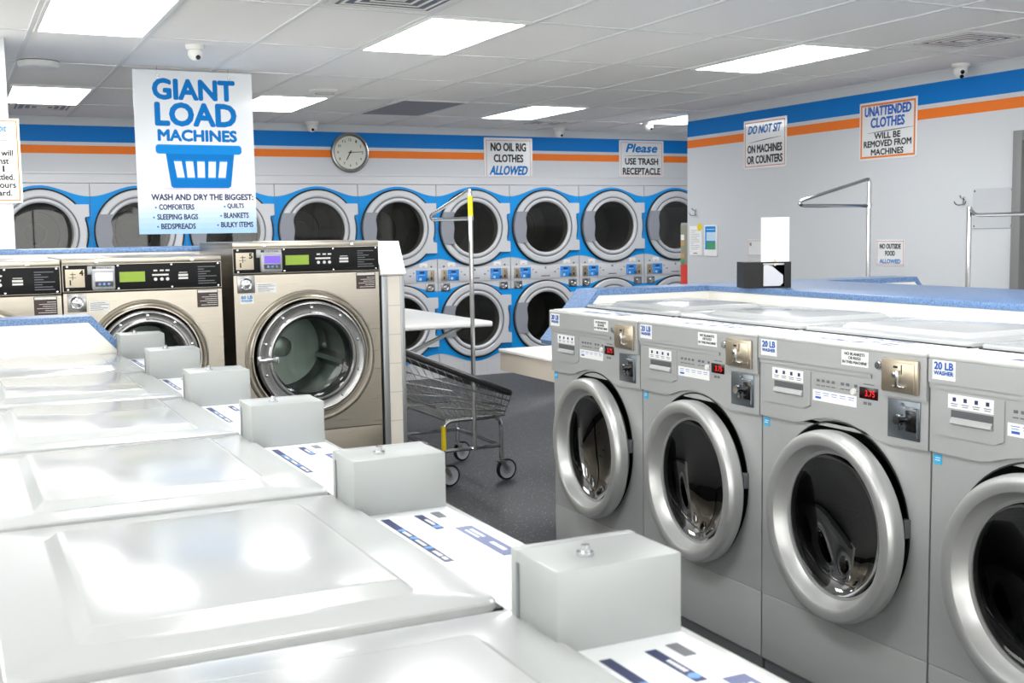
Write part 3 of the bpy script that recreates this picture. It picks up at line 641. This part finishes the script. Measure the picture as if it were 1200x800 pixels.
# ================================================================== DRYERS
DW = .7918
DL = ['stacked dryer at the far left, half hidden by the white column', 'stacked dryer behind the left edge of the giant load banner', 'stacked dryer behind the right edge of the giant load banner',
      'stacked dryer under the gap between the banner and the round clock', 'stacked dryer right of the clock, behind the tall steel washer and pillar', 'stacked dryer crossed by the pole of the laundry cart',
      'stacked dryer straight below the no oil rig clothes sign', 'stacked dryer left of the last one, just before the trash receptacle sign', 'stacked dryer at the right end, cut by the corner of the right wall']
def wave(z0, amp, n=49): return [(.0005+(DW-.001)*k/(n-1), z0+amp*cos(2*pi*(k/(n-1)-.5))) for k in range(n)]
def dryer_body():
    t = thing('stacked_dryer', DL[0], 'dryer', group='blue and silver stacked dryers on the back wall'); W = DW; c = W/2; D = .85
    m = MB().shell(.001, W-.001, 0, D, .0, 1.88)
    m.holed(.001, W-.001, 1.0, 1.88, (c, 1.463), .30, 0).holed(.001, W-.001, .12, 1.0, (c, .5525), .30, 0)
    m._add([(.001, 0, 0), (W-.001, 0, 0), (W-.001, 0, .12), (.001, 0, .12)], [(0, 1, 2, 3)])
    m.box(.012, W*.33, -.003, 0, .035, .135).box(W*.335, W*.66, -.003, 0, .035, .135).box(W*.665, W-.012, -.003, 0, .035, .135).box(.001, W-.001, -.006, 0, .0, .028)
    m.build('cabinet', 'dsilver', t)
    MB().box(.0005, .003, -.0055, -.003, 0, 1.88).build('seam', 'dgroove', t)
    # blue waves above and below: flat panels around the doors
    up = wave(1.817, .046); lo = wave(1.125, -.040)
    def panel(lo_, up_, cz):
        n = len(lo_); m = MB(); R = .30
        cols = []
        for (x, a), (x2, b) in zip(lo_, up_):
            d2 = R*R-(x-c)**2; cols.append((x, a, b, sqrt(d2) if d2 > 0 else None))
        for (xa, a0, a1, h0), (xb, b0, b1, h1) in zip(cols, cols[1:]):
            ya = -.004
            if h0 is None or h1 is None: m._add([(xa, ya, a0), (xb, ya, b0), (xb, ya, b1), (xa, ya, a1)], [(0, 1, 2, 3)])
            else:
                m._add([(xa, ya, a0), (xb, ya, b0), (xb, ya, cz-h1), (xa, ya, cz-h0)], [(0, 1, 2, 3)])
                m._add([(xa, ya, cz+h0), (xb, ya, cz+h1), (xb, ya, b1), (xa, ya, a1)], [(0, 1, 2, 3)])
        return m
    panel(lo, up, 1.463).build('upper_panel', 'dblue', t, flat=True)
    panel(wave(.19, -.048), wave(.890, .037), .5525).build('lower_panel', 'dblue', t, flat=True)
    # control strip
    m = MB().box(.004, W-.004, -.007, 0, .937, 1.076, .003); m.build('control_strip', 'dsilver', t)
    for s in (0, 1):
        f = (lambda x: x) if s == 0 else (lambda x: W-x)
        m = MB().box(f(.036), f(.102), -.010, -.007, .950, 1.058, .001); cpz = m.build('coin_plate', 'brass', t)
        MB().box(f(.066), f(.070), -.0112, -.0098, 1.015, 1.040).box(f(.060), f(.074), -.0112, -.0098, .965, .992).build('coin_slot', 'ink', cpz)
        x0, x1 = sorted((f(.106), f(.226)))
        dp = MB().box(x0, x1, -.010, -.007, .950, 1.060, .001).build('display', 'dispblue', t)
        MB().box(x0+.035, x0+.085, -.0112, -.0098, 1.028, 1.046).build('display_window', 'navy', dp)
        m = MB().box(x0+.010, x0+.018, -.0112, -.0098, .965, .973).box(x0+.010, x0+.018, -.0112, -.0098, .985, .993).box(x0+.010, x0+.018, -.0112, -.0098, 1.005, 1.013).box(x0+.032, x0+.055, -.0112, -.0098, .962, .985).box(x0+.030, x0+.090, -.0112, -.0098, 1.012, 1.016); m.build('display_icons', 'sky', dp)
        b = MB().box(f(.034), f(.128), -.010, 0, .846, .926, .002).build('coin_return', 'steel2', t)
        MB().lathe([(.032, -.010), (.030, -.016), (.020, -.013), (.012, -.020), (0, -.021)], (f(.081), 0, .888), 'y', 20).build('return_cup', 'chrome', b)
        s_ = MB().box(f(.108), f(.188), -.0055, -.004, 1.088, 1.128).build('paper_label', 'paper', t)
        MB().box(f(.130), f(.160), -.0062, -.0052, 1.095, 1.099).build('print', 'greyink', s_)
        MB().cyl((f(.066), -.004, 1.092), (f(.066), -.010, 1.092), .008, 12).cyl((f(.25), -.007, 1.035), (f(.25), -.011, 1.035), .006, 10).build('key_lock', 'greyd', t)
    MB().box(c-.008, c+.008, -.010, -.007, 1.040, 1.060).box(c-.05, c+.05, -.008, -.007, .962, .972).box(c-.12, c-.10, -.008, -.007, 1.0, 1.012).box(c+.10, c+.12, -.008, -.007, 1.0, 1.012).build('strip_marks', 'greyink', t)
    for cz in (1.463, .5525):
        prof = [(.374, -.004), (.374, -.018), (.360, -.020)]
        door = MB().lathe([(.362, -.006), (.362, -.030), (.352, -.038), (.312, -.038), (.300, -.028), (.290, -.028), (.284, -.040), (.270, -.042), (.256, -.030), (.254, -.012)], (c, 0, cz), 'y', 80).build('door', 'dsilver', t)
        MB().lathe([(.377, -.002), (.377, -.020), (.368, -.024), (.358, -.020), (.358, -.004)], (c, 0, cz), 'y', 80).build('door_gasket', 'black', door)
        MB().lathe([(.303, -.0302), (.298, -.0285), (.289, -.0285), (.285, -.036)], (c, 0, cz), 'y', 80).build('door_groove', 'dgroove', door)
        MB().lathe([(.256, -.026), (.2, -.022), (0, -.020)], (c, 0, cz), 'y', 48).build('door_glass', 'dglass', door)
        # hinge plate on the right with two tabs
        P = [(c+.22, cz+.240), (c+.382, cz+.240), (c+.382, cz+.140), (c+.345, cz+.132), (c+.345, cz-.132), (c+.382, cz-.140), (c+.382, cz-.240), (c+.22, cz-.240)]
        arc = [(c+.303*cos(a), cz+.303*sin(a)) for a in [(-.82+1.64*k/16) for k in range(17)]]
        P2 = [P[1], P[2], P[3], P[4], P[5], P[6]]+[(x, z) for x, z in arc if True]
        MB().prism([(c+.303*cos(.9), cz+.240)]+P2[:6]+[(c+.303*cos(.9), cz-.240)]+arc, 'y', -.040, -.010).build('hinge_plate', 'dsilver', door)
        MB().prism([(c+.352, cz+.130), (c+.358, cz+.130), (c+.366, cz+.05), (c+.366, cz-.05), (c+.358, cz-.130), (c+.352, cz-.130)], 'y', -.012, -.003).build('hinge_shadow_gap', 'black', door)
        # handle on the left
        a = .44; H = [(c-.366*cos(q), cz+.366*sin(q)) for q in [(-a+2*a*k/14) for k in range(15)]]
        inn = [(c-.255*cos(.6)-.01, cz+.155), (c-.240, cz+.09), (c-.228, cz), (c-.240, cz-.09), (c-.255*cos(.6)-.01, cz-.155)]
        MB().prism(H+inn, 'y', -.052, -.020).build('handle', 'dhandle', door)
        dm = MB().lathe([(.30, .0), (.255, .03), (.245, .05), (.31, .06), (.32, .60), (.0, .62)], (c, 0, cz), 'y', 48)
        dm.lathe([(.21, .612), (.20, .600), (.19, .612)], (c, 0, cz), 'y', 40).lathe([(.09, .616), (.085, .595), (.05, .590), (0, .590)], (c, 0, cz), 'y', 32)
        for k in range(3):
            q = k*2*pi/3+.9; u = Vector((cos(q), 0, sin(q))); v_ = Vector((-sin(q), 0, cos(q))); o_ = Vector((c, 0, cz))
            P = [tuple(o_+v_*p+u*s+Vector((0, y, 0))) for y in (.08, .6) for p, s in ((-.03, .318), (0, .25), (.03, .318))]
            dm._add(P, [(0, 1, 2), (5, 4, 3), (0, 3, 4, 1), (1, 4, 5, 2)])
        dm.build('drum', 'ddrum', t)
    return t
dr0 = dryer_body(); dr0.location = (1.1227-DW, YK, 0)
stacks = [dr0]+[dup(dr0, DL[k], (1.1227+(k-1)*DW, YK, 0)) for k in range(1, 9)]
for k, st in enumerate(stacks):
    n = 16+2*k
    for s, num in ((0, n-1), (1, n)):
        x = (.190 if s == 0 else DW-.125)
        MB().text(str(num), x+.012, .960, .030, .026, -.0102, bold=.02).build('dryer_number', 'ink', st)

# ================================================================== LAUNDRY CARTS
def cart(label, loc, rz, pole_top, arm_rz, band=True):
    """long axis along x (nose at +x); frame centre at the origin"""
    t = thing('laundry_cart', label, 'laundry cart', loc, rz, 'wire laundry carts with hanger poles')
    hx, hy, zt, zl = .178, .315, .372, .203; r = .0125
    for y in (-hy, hy): MB().tube([(-hx, y, .125), (-hx, y, zt), (hx, y, zt), (hx, y, .125)], r, 10, smooth=.06).build('leg_hoop', 'chrome', t)
    for y in (-hy, hy): MB().tube([(-hx, y, zl), (hx, y, zl)], r*.9, 8).build('lower_rail', 'chrome', t)
    for x in (-hx, hx): MB().tube([(x, -hy, zl), (x, hy, zl)], r*.9, 8).build('lower_rail', 'chrome', t)
    # basket
    B = [(-hx+.01, -hy, .378), (hx+.02, -hy, .378), (hx+.02, hy, .378), (-hx+.01, hy, .378)]
    T = [(-.47, -hy-.05, .800), (.235, -hy-.03, .503), (.235, hy+.03, .503), (-.47, hy+.05, .800)]
    B = [Vector(p) for p in B]; T = [Vector(p) for p in T]; m = MB(); wr = .0018
    for i in range(4):
        j = (i+1) % 4; n = 13 if i % 2 == 0 else 14
        for k in range(n+1): a = B[i].lerp(B[j], k/n); b = T[i].lerp(T[j], k/n); m.tube([a, b], wr, 5)
        for k, q in enumerate((.0, .18, .40, .66)):
            m.tube([B[i].lerp(T[i], q), B[j].lerp(T[j], q)], .0042 if q else .006, 6)
    for k in range(1, 9): m.tube([B[0].lerp(B[1], k/9), B[3].lerp(B[2], k/9)], wr, 5)
    for k in range(1, 14): m.tube([B[0].lerp(B[3], k/14), B[1].lerp(B[2], k/14)], wr, 5)
    m.build('basket', 'wire', t)
    MB().tube(T, .019, 10, closed=True, smooth=.05).build('bumper_rim', 'rubber', t)
    # hanger pole and triangular arm
    px, py = .005, -hy
    m = MB().tube([(px, py-.013, zl-.01), (px, py-.013, pole_top-.02)], .0125, 10); m.build('hanger_pole', 'chrome', t)
    c_, s_ = cos(arm_rz), sin(arm_rz); at = lambda l, z: (px+c_*l, py-.013+s_*l, z)
    m = MB().tube([at(0, pole_top-.06), at(0, pole_top), at(.08, pole_top-.022), at(.50, pole_top-.128), at(.525, pole_top-.142), at(.50, pole_top-.158), at(0, pole_top-.160)], .0105, 10, smooth=.02)
    m.lathe([(0, .014), (.017, .012), (.017, -.012), (0, -.014)], at(0, pole_top-.160), 'z', 12); m.build('hanger_arm', 'chrome', t)
    if band: MB().cyl((px, py-.013, pole_top-.165), (px, py-.013, pole_top-.035), .0142, 12).build('yellow_band', 'yellow', t)
    MB().cyl((-hx, -hy, .21), (-hx, -hy, .345), .0142, 12).build('yellow_band', 'yellow', t)
    for x, y, a in ((-hx, -hy, .1), (hx, -hy, .1), (hx, hy, .3), (-hx, hy, .2)):
        k = MB().cyl((x, y, .150), (x, y, .108), .009, 10).box(x-.022, x+.022, y-.020, y+.020, .108, .115, .002)
        R_ = Matrix.Translation((x, y, 0)) @ Matrix.Rotation(a, 4, 'Z') @ Matrix.Translation((-x, -y, 0))
        f = MB()
        for sy in (-.018, .014): f.prism([(x-.018, .110), (x+.018, .110), (x+.042, .068), (x+.036, .052), (x+.022, .056)], 'y', y+sy, y+sy+.004)
        f.cyl((x+.032, y-.021, .062), (x+.032, y+.021, .062), .007, 10)
        # one caster = one part; its fork and wheel are sub-parts
        cs = k.xf(R_).build('caster', 'wire', t); f.xf(R_).build('fork', 'wire', cs)
        MB().lathe([(.051, -.012), (.062, -.009), (.062, .009), (.051, .012), (.051, -.012)], (x+.032, y, .062), 'y', 32).xf(R_).build('tyre', 'black', cs)
        MB().lathe([(.008, -.013), (.020, -.012), (.026, -.008), (.044, -.008), (.0515, -.011), (.0515, .011), (.044, .008), (.026, .008), (.020, .012), (.008, .013)], (x+.032, y, .062), 'y', 32).xf(R_).build('wheel_hub', 'wheelgrey', cs)
    return t
cart('wire laundry cart with dark bumper rim and casters, standing in the aisle before the dryers', (2.618, 6.185, 0), 0, 1.656, pi/2*1.03)
cart('laundry cart behind the blue counter, only its triangular chrome hanger showing', (4.90, 5.53, 0), 0, 1.70, pi, False)
# garment rack behind the counter at the far right
t = thing('garment_rack', 'chrome garment rack behind the counter near the right edge, left of the door frame', 'garment rack', (4.92, 4.47, 0))
MB().tube([(0, 0, .03), (0, 0, 1.515)], .0135, 10).build('post', 'chrome', t)
MB().tube([(0, -1.0, .03), (0, -1.0, 1.515)], .0135, 10).build('post', 'chrome', t)
MB().tube([(0, 0, 1.505), (0, -.03, 1.478), (0, -.06, 1.470), (0, -1.0, 1.470)], .0105, 10).build('top_rail', 'chrome', t)
for y in (0, -1.0): MB().tube([(-.22, y, .018), (.22, y, .018)], .016, 10).build('foot', 'chrome', t)
MB().tube([(0, 0, .2), (0, -1.0, .2)], .01, 8).build('lower_rail', 'chrome', t)

# ================================================================== SIGNS
def sign(name, label, origin, rz, W, H, lines, border=None, bw=.006, bins=.010, bmat='brick', board='signgloss', group='notice signs on the walls', screws=True):
    """board in its own xz plane facing -y, origin at lower left"""
    t = thing(name, label, 'sign', origin, rz, group)
    MB().box(0, W, -.006, 0, 0, H, .0015, 1).build('board', board, t)
    y = -.0062
    if border:
        a, b = bins, bins+bw
        MB().box(a, W-a, y-.0006, y, a, b).box(a, W-a, y-.0006, y, H-b, H-a).box(a, b, y-.0006, y, b, H-b).box(W-b, W-a, y-.0006, y, b, H-b).build('border', bmat, t)
    bym = {}
    for (txt, fx, fz, fw, fh, m, sh) in lines:
        bym.setdefault(m, []).append((txt, fx, fz, fw, fh, sh))
    for m, L in bym.items():
        q = MB()
        for txt, fx, fz, fw, fh, sh in L:
            if txt == '~':   # brush stroke
                P = [(W*(fx-fw/2+fw*k/12), H*(fz+fh*sin(pi*k/12*.5))) for k in range(13)]; th = [.004*sin(pi*(k+.6)/13.2)+.0006 for k in range(13)]
                q.prism([(x, z) for x, z in P]+[(x, z-h*1.6) for (x, z), h in zip(P[::-1], th[::-1])], 'y', y-.0006, y)
            else: q.text(txt, W*fx, H*fz, W*fw, H*fh, y, shear=sh, bold=.028)
        q.build('lettering', m, t)
    if screws:
        q = MB()
        for sx in (.006, W-.006):
            for sz in (.006, H-.006): q.lathe([(0, -.003), (.003, -.0025), (.003, 0)], (sx, -.006, sz), 'y', 10)
        q.build('screws', 'chrome', t)
    return t
def on_right(ya, yb, z0, z1): return dict(origin=(XW-.001, ya, z0), rz=-pi/2, W=ya-yb, H=z1-z0)
sign('wall_sign', 'white sign reading no oil rig clothes allowed on the back wall stripes', (4.815, YK+.01, 1.945), 0, .535, .402,
     [('NO OIL RIG', .5, .68, .72, .19, 'ink', 0), ('CLOTHES', .5, .41, .60, .18, 'ink', 0), ('ALLOWED', .5, .10, .78, .21, 'signblue', .3)], True, .004, .024)
sign('wall_sign', 'white sign reading please use trash receptacle on the back wall stripes', (6.37, YK+.01, 1.975), 0, .55, .378,
     [('Please', .5, .68, .70, .22, 'signblue', .25), ('~', .5, .57, .8, .03, 'greyink', 0), ('USE TRASH', .5, .34, .74, .17, 'ink', 0), ('RECEPTACLE', .5, .07, .84, .17, 'ink', 0)], True, .004, .02)
sign('wall_sign', 'white sign reading do not sit on machines or counters on the right wall', **on_right(7.757, 7.218, 1.897, 2.291),
     lines=[('DO NOT SIT', .5, .72, .78, .16, 'signblue', .3), ('~', .5, .54, .76, .07, 'greyink', 0), ('ON MACHINES', .5, .33, .80, .155, 'ink', 0), ('OR COUNTERS', .5, .11, .82, .155, 'ink', 0)], border=True, bw=.006, bins=.018)
sign('wall_sign', 'white sign reading unattended clothes will be removed, with thick orange border', **on_right(6.416, 5.868, 1.886, 2.293),
     lines=[('UNATTENDED', .5, .76, .80, .155, 'pblue', .05), ('CLOTHES', .5, .56, .58, .16, 'pblue', .05), ('~', .55, .47, .8, .04, 'greyink', 0), ('WILL BE', .5, .36, .45, .10, 'ink', 0), ('REMOVED FROM', .5, .225, .82, .105, 'ink', 0), ('MACHINES', .5, .085, .56, .10, 'ink', 0)], border=True, bw=.014, bins=.014, bmat='orange')
sign('wall_sign', 'small white sign reading no outside food allowed, low on the right wall', **on_right(6.23, 5.963, 1.142, 1.323),
     lines=[('NO OUTSIDE', .5, .66, .74, .18, 'ink', 0), ('FOOD', .5, .39, .34, .18, 'ink', 0), ('ALLOWED', .5, .09, .74, .16, 'signblue', 0)], border=True, bw=.003, bins=.008)
sign('wall_sign', 'small sign mostly hidden behind the white card of the black dispenser', **on_right(7.70, 7.43, 1.19, 1.325),
     lines=[('N', .15, .62, .07, .2, 'ink', 0)], border=True, bw=.003, bins=.008)
# sign cut off by the left picture edge
WS, HS = .52, .405
sign('wall_sign', 'white sign with thin orange border on the column, cut by the left picture edge', (.372-WS, 6.444, 1.605), 0, WS, HS+.02, [], True, .006, .010, 'orange', 'paper')
t = [o for o in bpy.data.objects if o.get('label', '').startswith('white sign with thin orange border')][0]
q = MB(); q.text('ebit', WS-.060, HS*.885, .052, .036, -.0064, align='r', shear=.3); q.build('lettering', 'signblue', t)
q = MB()
for i, (s_, wd, rr) in enumerate((('e will', .085, .026), ('nst', .045, .048), ('l', .007, .070), ('ttled.', .075, .026), ('hours', .095, .020), ('card.', .080, .040))):
    q.text(s_, WS-rr-.01, HS*(.585-i*.0995), wd, .030 if s_[0] not in 'n' else .024, -.0064, align='r', bold=.02)
q.build('lettering', 'ink', t)
MB().prism([(WS-.16, HS*.78), (WS-.08, HS*.785), (WS-.03, HS*.77), (WS-.03, HS*.765), (WS-.08, HS*.775), (WS-.16, HS*.772)], 'y', -.0070, -.0062).build('swash', 'greyink', t)

# giant load banner
YG = 7.2; GXa, GXb, GZa, GZb = 1.049, 1.757, 1.437, 2.412
W, H = GXb-GXa, GZb-GZa
t = thing('hanging_banner', 'large white hanging banner reading giant load machines with a blue basket', 'banner', (GXa, YG, GZa))
MB().box(0, W, -.003, 0, 0, H).build('board', 'signgloss', t)
px = lambda X: W*(X-20)/535.; pz = lambda Y: H*(1-(Y-45)/740.)
def fit(q, s_, X0, X1, Yb, Yt, b=.02): q.text(s_, (px(X0)+px(X1))/2, pz(Yb), px(X1)-px(X0), pz(Yt)-pz(Yb), -.0032, bold=b)
# lower fade of the print: a band of pale blue stripes, each a printed tone
for k in range(6):
    c = [int(a+(b-a)*k/5) for a, b in zip((232, 238, 242), (170, 208, 240))]
    MB().box(.0, W, -.0036, -.003, H*(.20-(k+1)*.0333), H*(.20-k*.0333)).build('printed_fade', mat('banner tone %d' % k, c, .5), t)
q = MB(); fit(q, 'GIANT', 107, 470, 172, 85, .034); fit(q, 'LOAD', 115, 473, 290, 192, .034); fit(q, 'MACHINES', 122, 474, 360, 312, .04); q.build('lettering', 'signblue', t)
q = MB(); fit(q, 'WASH AND DRY THE BIGGEST:', 80, 542, 630, 604, .03)
for s_, a, b, y in (('COMFORTERS', 112, 268, 674), ('SLEEPING BAGS', 102, 283, 719), ('BEDSPREADS', 118, 271, 762), ('QUILTS', 421, 497, 671), ('BLANKETS', 404, 518, 714), ('BULKY ITEMS', 389, 538, 757)): fit(q, s_, a, b, y, y-24, .025)
q.build('lettering', 'navy', t)
q = MB()
for a, y in ((97, 664), (87, 709), (103, 752), (408, 661), (390, 704), (374, 747)): q.lathe([(0, -.0006), (W*4.5/535, -.0006), (W*4.5/535, 0)], (px(a), -.0036, pz(y)), 'y', 12)
q.build('bullets', 'signblue2', t)
y = -.0034
def rrect(x0, x1, z0, z1, r, n=5):
    P = []
    for ax, az, s0 in ((x1-r, z0+r, -pi/2), (x1-r, z1-r, 0), (x0+r, z1-r, pi/2), (x0+r, z0+r, pi)):
        for k in range(n+1): a = s0+pi/2*k/n; P.append((ax+r*cos(a), az+r*sin(a)))
    return P
MB().prism([(px(150), pz(412)), (px(462), pz(412)), (px(442), pz(568)), (px(430), pz(575)), (px(180), pz(575)), (px(170), pz(568))], 'y', y-.0008, y+.0004).build('basket_picture', 'signblue', t)
MB().prism(rrect(px(107), px(496), pz(420), pz(378), .020), 'y', y-.0016, y).build('basket_rim', 'signblue2', t)
q = MB(); q2 = MB()
for k in range(5):
    a = 186+k*52; sl = (12, 6, 0, -4, -10)[k]
    q2.prism([(px(a-3), pz(446)), (px(a+36), pz(446)), (px(a+36+sl), pz(535)), (px(a-3+sl), pz(535))], 'y', y-.0014, y-.0006)
    q.prism([(px(a), pz(454)), (px(a+33), pz(454)), (px(a+33+sl), pz(527)), (px(a+sl), pz(527))], 'y', y-.0022, y-.0010)
q2.build('basket_slot_edges', 'signblue2', t); q.build('basket_slots', 'paper', t)
MB().prism([(px(90), pz(578)), (px(200), pz(575)), (px(400), pz(575)), (px(500), pz(577)), (px(400), pz(583)), (px(200), pz(583))], 'y', y-.0003, y+.0003).build('printed_ground_line', mat('lilac print', (204, 196, 212), .5), t)
for xx in (px(127), px(447)): MB().tube([(xx, -.001, H-.03), (xx, -.001, CEIL-GZa)], .0022, 6).lathe([(.007, -.005), (.009, -.0055), (.011, -.005), (.009, -.004), (.007, -.005)], (xx, 0, H-.034), 'y', 16).build('hook', 'chrome', t)

# clock
t = thing('wall_clock', 'round silver wall clock with pale face on the back wall stripe', 'clock', (3.435, YK+.01, 2.176))
MB().lathe([(0, 0), (.186, 0), (.186, -.022), (.178, -.034), (.166, -.036), (.156, -.024), (.150, -.018)], (0, 0, 0), 'y', 64).build('case', 'steel2', t)
MB().lathe([(0, -.019), (.153, -.019)], (0, 0, 0), 'y', 48).build('face', 'clockface', t)
m = MB()
for n in range(1, 13):
    a = pi/2-n*pi/6; m.text(str(n), .118*cos(a), .118*sin(a)-.012, .013*len(str(n)), .024, -.0192)
m.build('numerals', 'ink', t)
def hand(m, a, l, wd): d_ = (cos(a), sin(a)); n_ = (-d_[1]*wd, d_[0]*wd); m.prism([(-d_[0]*.02+n_[0], -d_[1]*.02+n_[1]), (d_[0]*l+n_[0]*.6, d_[1]*l+n_[1]*.6), (d_[0]*l-n_[0]*.6, d_[1]*l-n_[1]*.6), (-d_[0]*.02-n_[0], -d_[1]*.02-n_[1])], 'y', -.022, -.0205)
m = MB(); hand(m, math.radians(4), .125, .004); m.build('minute_hand', 'ink', t)
m = MB(); hand(m, math.radians(242), .082, .006); m.lathe([(0, -.024), (.009, -.023), (.009, -.020)], (0, 0, 0), 'y', 12); m.build('hour_hand', 'ink', t)

# ------------------------------------------------------------------ right wall small things (local: facing -y, rz -90)
def rw_thing(name, lab, cat, y, z, group=None): return thing(name, lab, cat, (XW-.001, y, z), -pi/2, group)
t = rw_thing('notice_sheet', 'white printed notice on the right wall with a yellow corner mark', 'notice', 8.535, 1.19)
MB().box(0, .185, -.002, 0, 0, .255).build('sheet', 'paper', t)
m = MB()
for i in range(12): m.box(.02, .02+(.10, .06, .13, .13, .09, .12, .13, .05, .12, .13, .10, .0)[i]+.005, -.0028, -.002, .215-i*.0165, .2175-i*.0165)
m.box(.06, .12, -.0028, -.002, .012, .020); m.build('print', 'greyink', t)
MB().lathe([(0, -.004), (.034, -.004), (.034, -.002)], (.155, 0, .245), 'y', 24).build('yellow_mark', 'yellow', t)
t = rw_thing('brochure_holder', 'blue and white brochure on the right wall beside the printed notice', 'brochure', 8.30, 1.185)
MB().box(0, .18, -.012, 0, 0, .265).build('backing', 'paper', t)
MB().box(.015, .165, -.0128, -.012, .055, .255).build('cover', 'signblue2', t)
MB().box(.035, .165, -.0134, -.0126, .13, .205).box(.035, .15, -.0134, -.0126, .225, .232).build('cover_text', 'sky', t)
MB().box(.035, .165, -.0134, -.0126, .060, .12).build('cover_picture', 'green', t)
def hook(y, z, lab):
    t = rw_thing('coat_hook', lab, 'hook', y, z, 'small metal coat hooks')
    MB().box(-.010, .010, -.006, 0, -.02, .035, .002).build('plate', 'chrome', t)
    for s in (-1, 1): MB().tube([(0, -.006, -.01), (s*.02, -.025, -.018), (s*.04, -.035, -.010), (s*.048, -.038, .008)], .0045, 8, smooth=.01).build('prong', 'chrome', t)
    MB().tube([(0, -.006, .02), (0, -.03, .028), (0, -.04, .045)], .0045, 8, smooth=.01).build('prong', 'chrome', t)
hook(8.44, 1.555, 'small metal coat hook on the right wall above the printed notice')
hook(5.455, 1.565, 'small metal coat hook on the right wall left of the clear plate')
t = rw_thing('wall_plate', 'square clear plastic plate screwed to the right wall beside the door frame', 'plate', 5.38, 1.395)
MB().box(0, .318, -.006, 0, 0, .253, .001, 1).build('plate', 'acrylic', t)
m = MB()
for x in (.015, .303):
    for z in (.015, .238): m.lathe([(0, -.010), (.006, -.009), (.006, -.006)], (x, 0, z), 'y', 12)
m.build('screws', 'greyd', t)
# vending machine in the alcove, facing the room
t = thing('vending_machine', 'sliver of a red and grey vending machine beyond the right wall corner', 'vending machine', (6.0, 8.738, 0), -pi/2)
MB().box(0, .158, 0, .7, 0, 1.475, .006).build('body', 'trim', t)
MB().box(.010, .15, -.010, 0, .02, 1.10, .003).build('lower_front', 'red', t)
pn = MB().box(.012, .15, -.010, 0, 1.105, 1.455, .003).build('picture_panel', 'pics', t)
for z in (1.16, 1.27): MB().box(.020, .07, -.012, -.009, z, z+.04).build('print', 'tan', pn)
MB().box(.020, .07, -.012, -.009, 1.115, 1.15).build('print', 'green', pn)
MB().box(.020, .07, -.012, -.009, 1.32, 1.37).build('print', 'paper', pn)

# dispenser on the counter
t = thing('dispenser', 'black acrylic dispenser box on the blue counter with a tall white card', 'dispenser', (2.935, 3.765, 1.1705), -.42)
t.location = (3.062, 3.83, 1.1705)
m = MB().box(-.10, .10, .115, .12, 0, .108).box(-.10, -.095, 0, .115, 0, .108).box(.095, .10, 0, .115, 0, .108).box(-.095, .095, 0, .115, 0, .005).box(-.095, .095, 0, .115, .103, .108).box(-.095, -.018, 0, .005, .005, .103).box(.072, .095, 0, .005, .005, .103)
m.build('box', mat('black acrylic', (12, 12, 13), .4, spec=.3), t)
q = MB().prism([(-.016, .008), (.052, .008), (.066, .020), (.066, .052), (.02, .09), (-.010, .098), (-.016, .09)], 'y', -.002, .003); q.build('opening_panel', mat('frosted clear panel', (200, 200, 204), .3), t)
m = MB().tube([(-.010, .004, .024), (.035, .002, .012), (.064, .002, .030)], .003, 6); m.build('sheets', 'paper', t)
cd_ = MB().box(-.024, .094, .010, .014, .095, .292).build('white_card', 'paper', t)
MB().box(.030, .038, .006, .010, .092, .118).build('clip', 'brass', cd_)
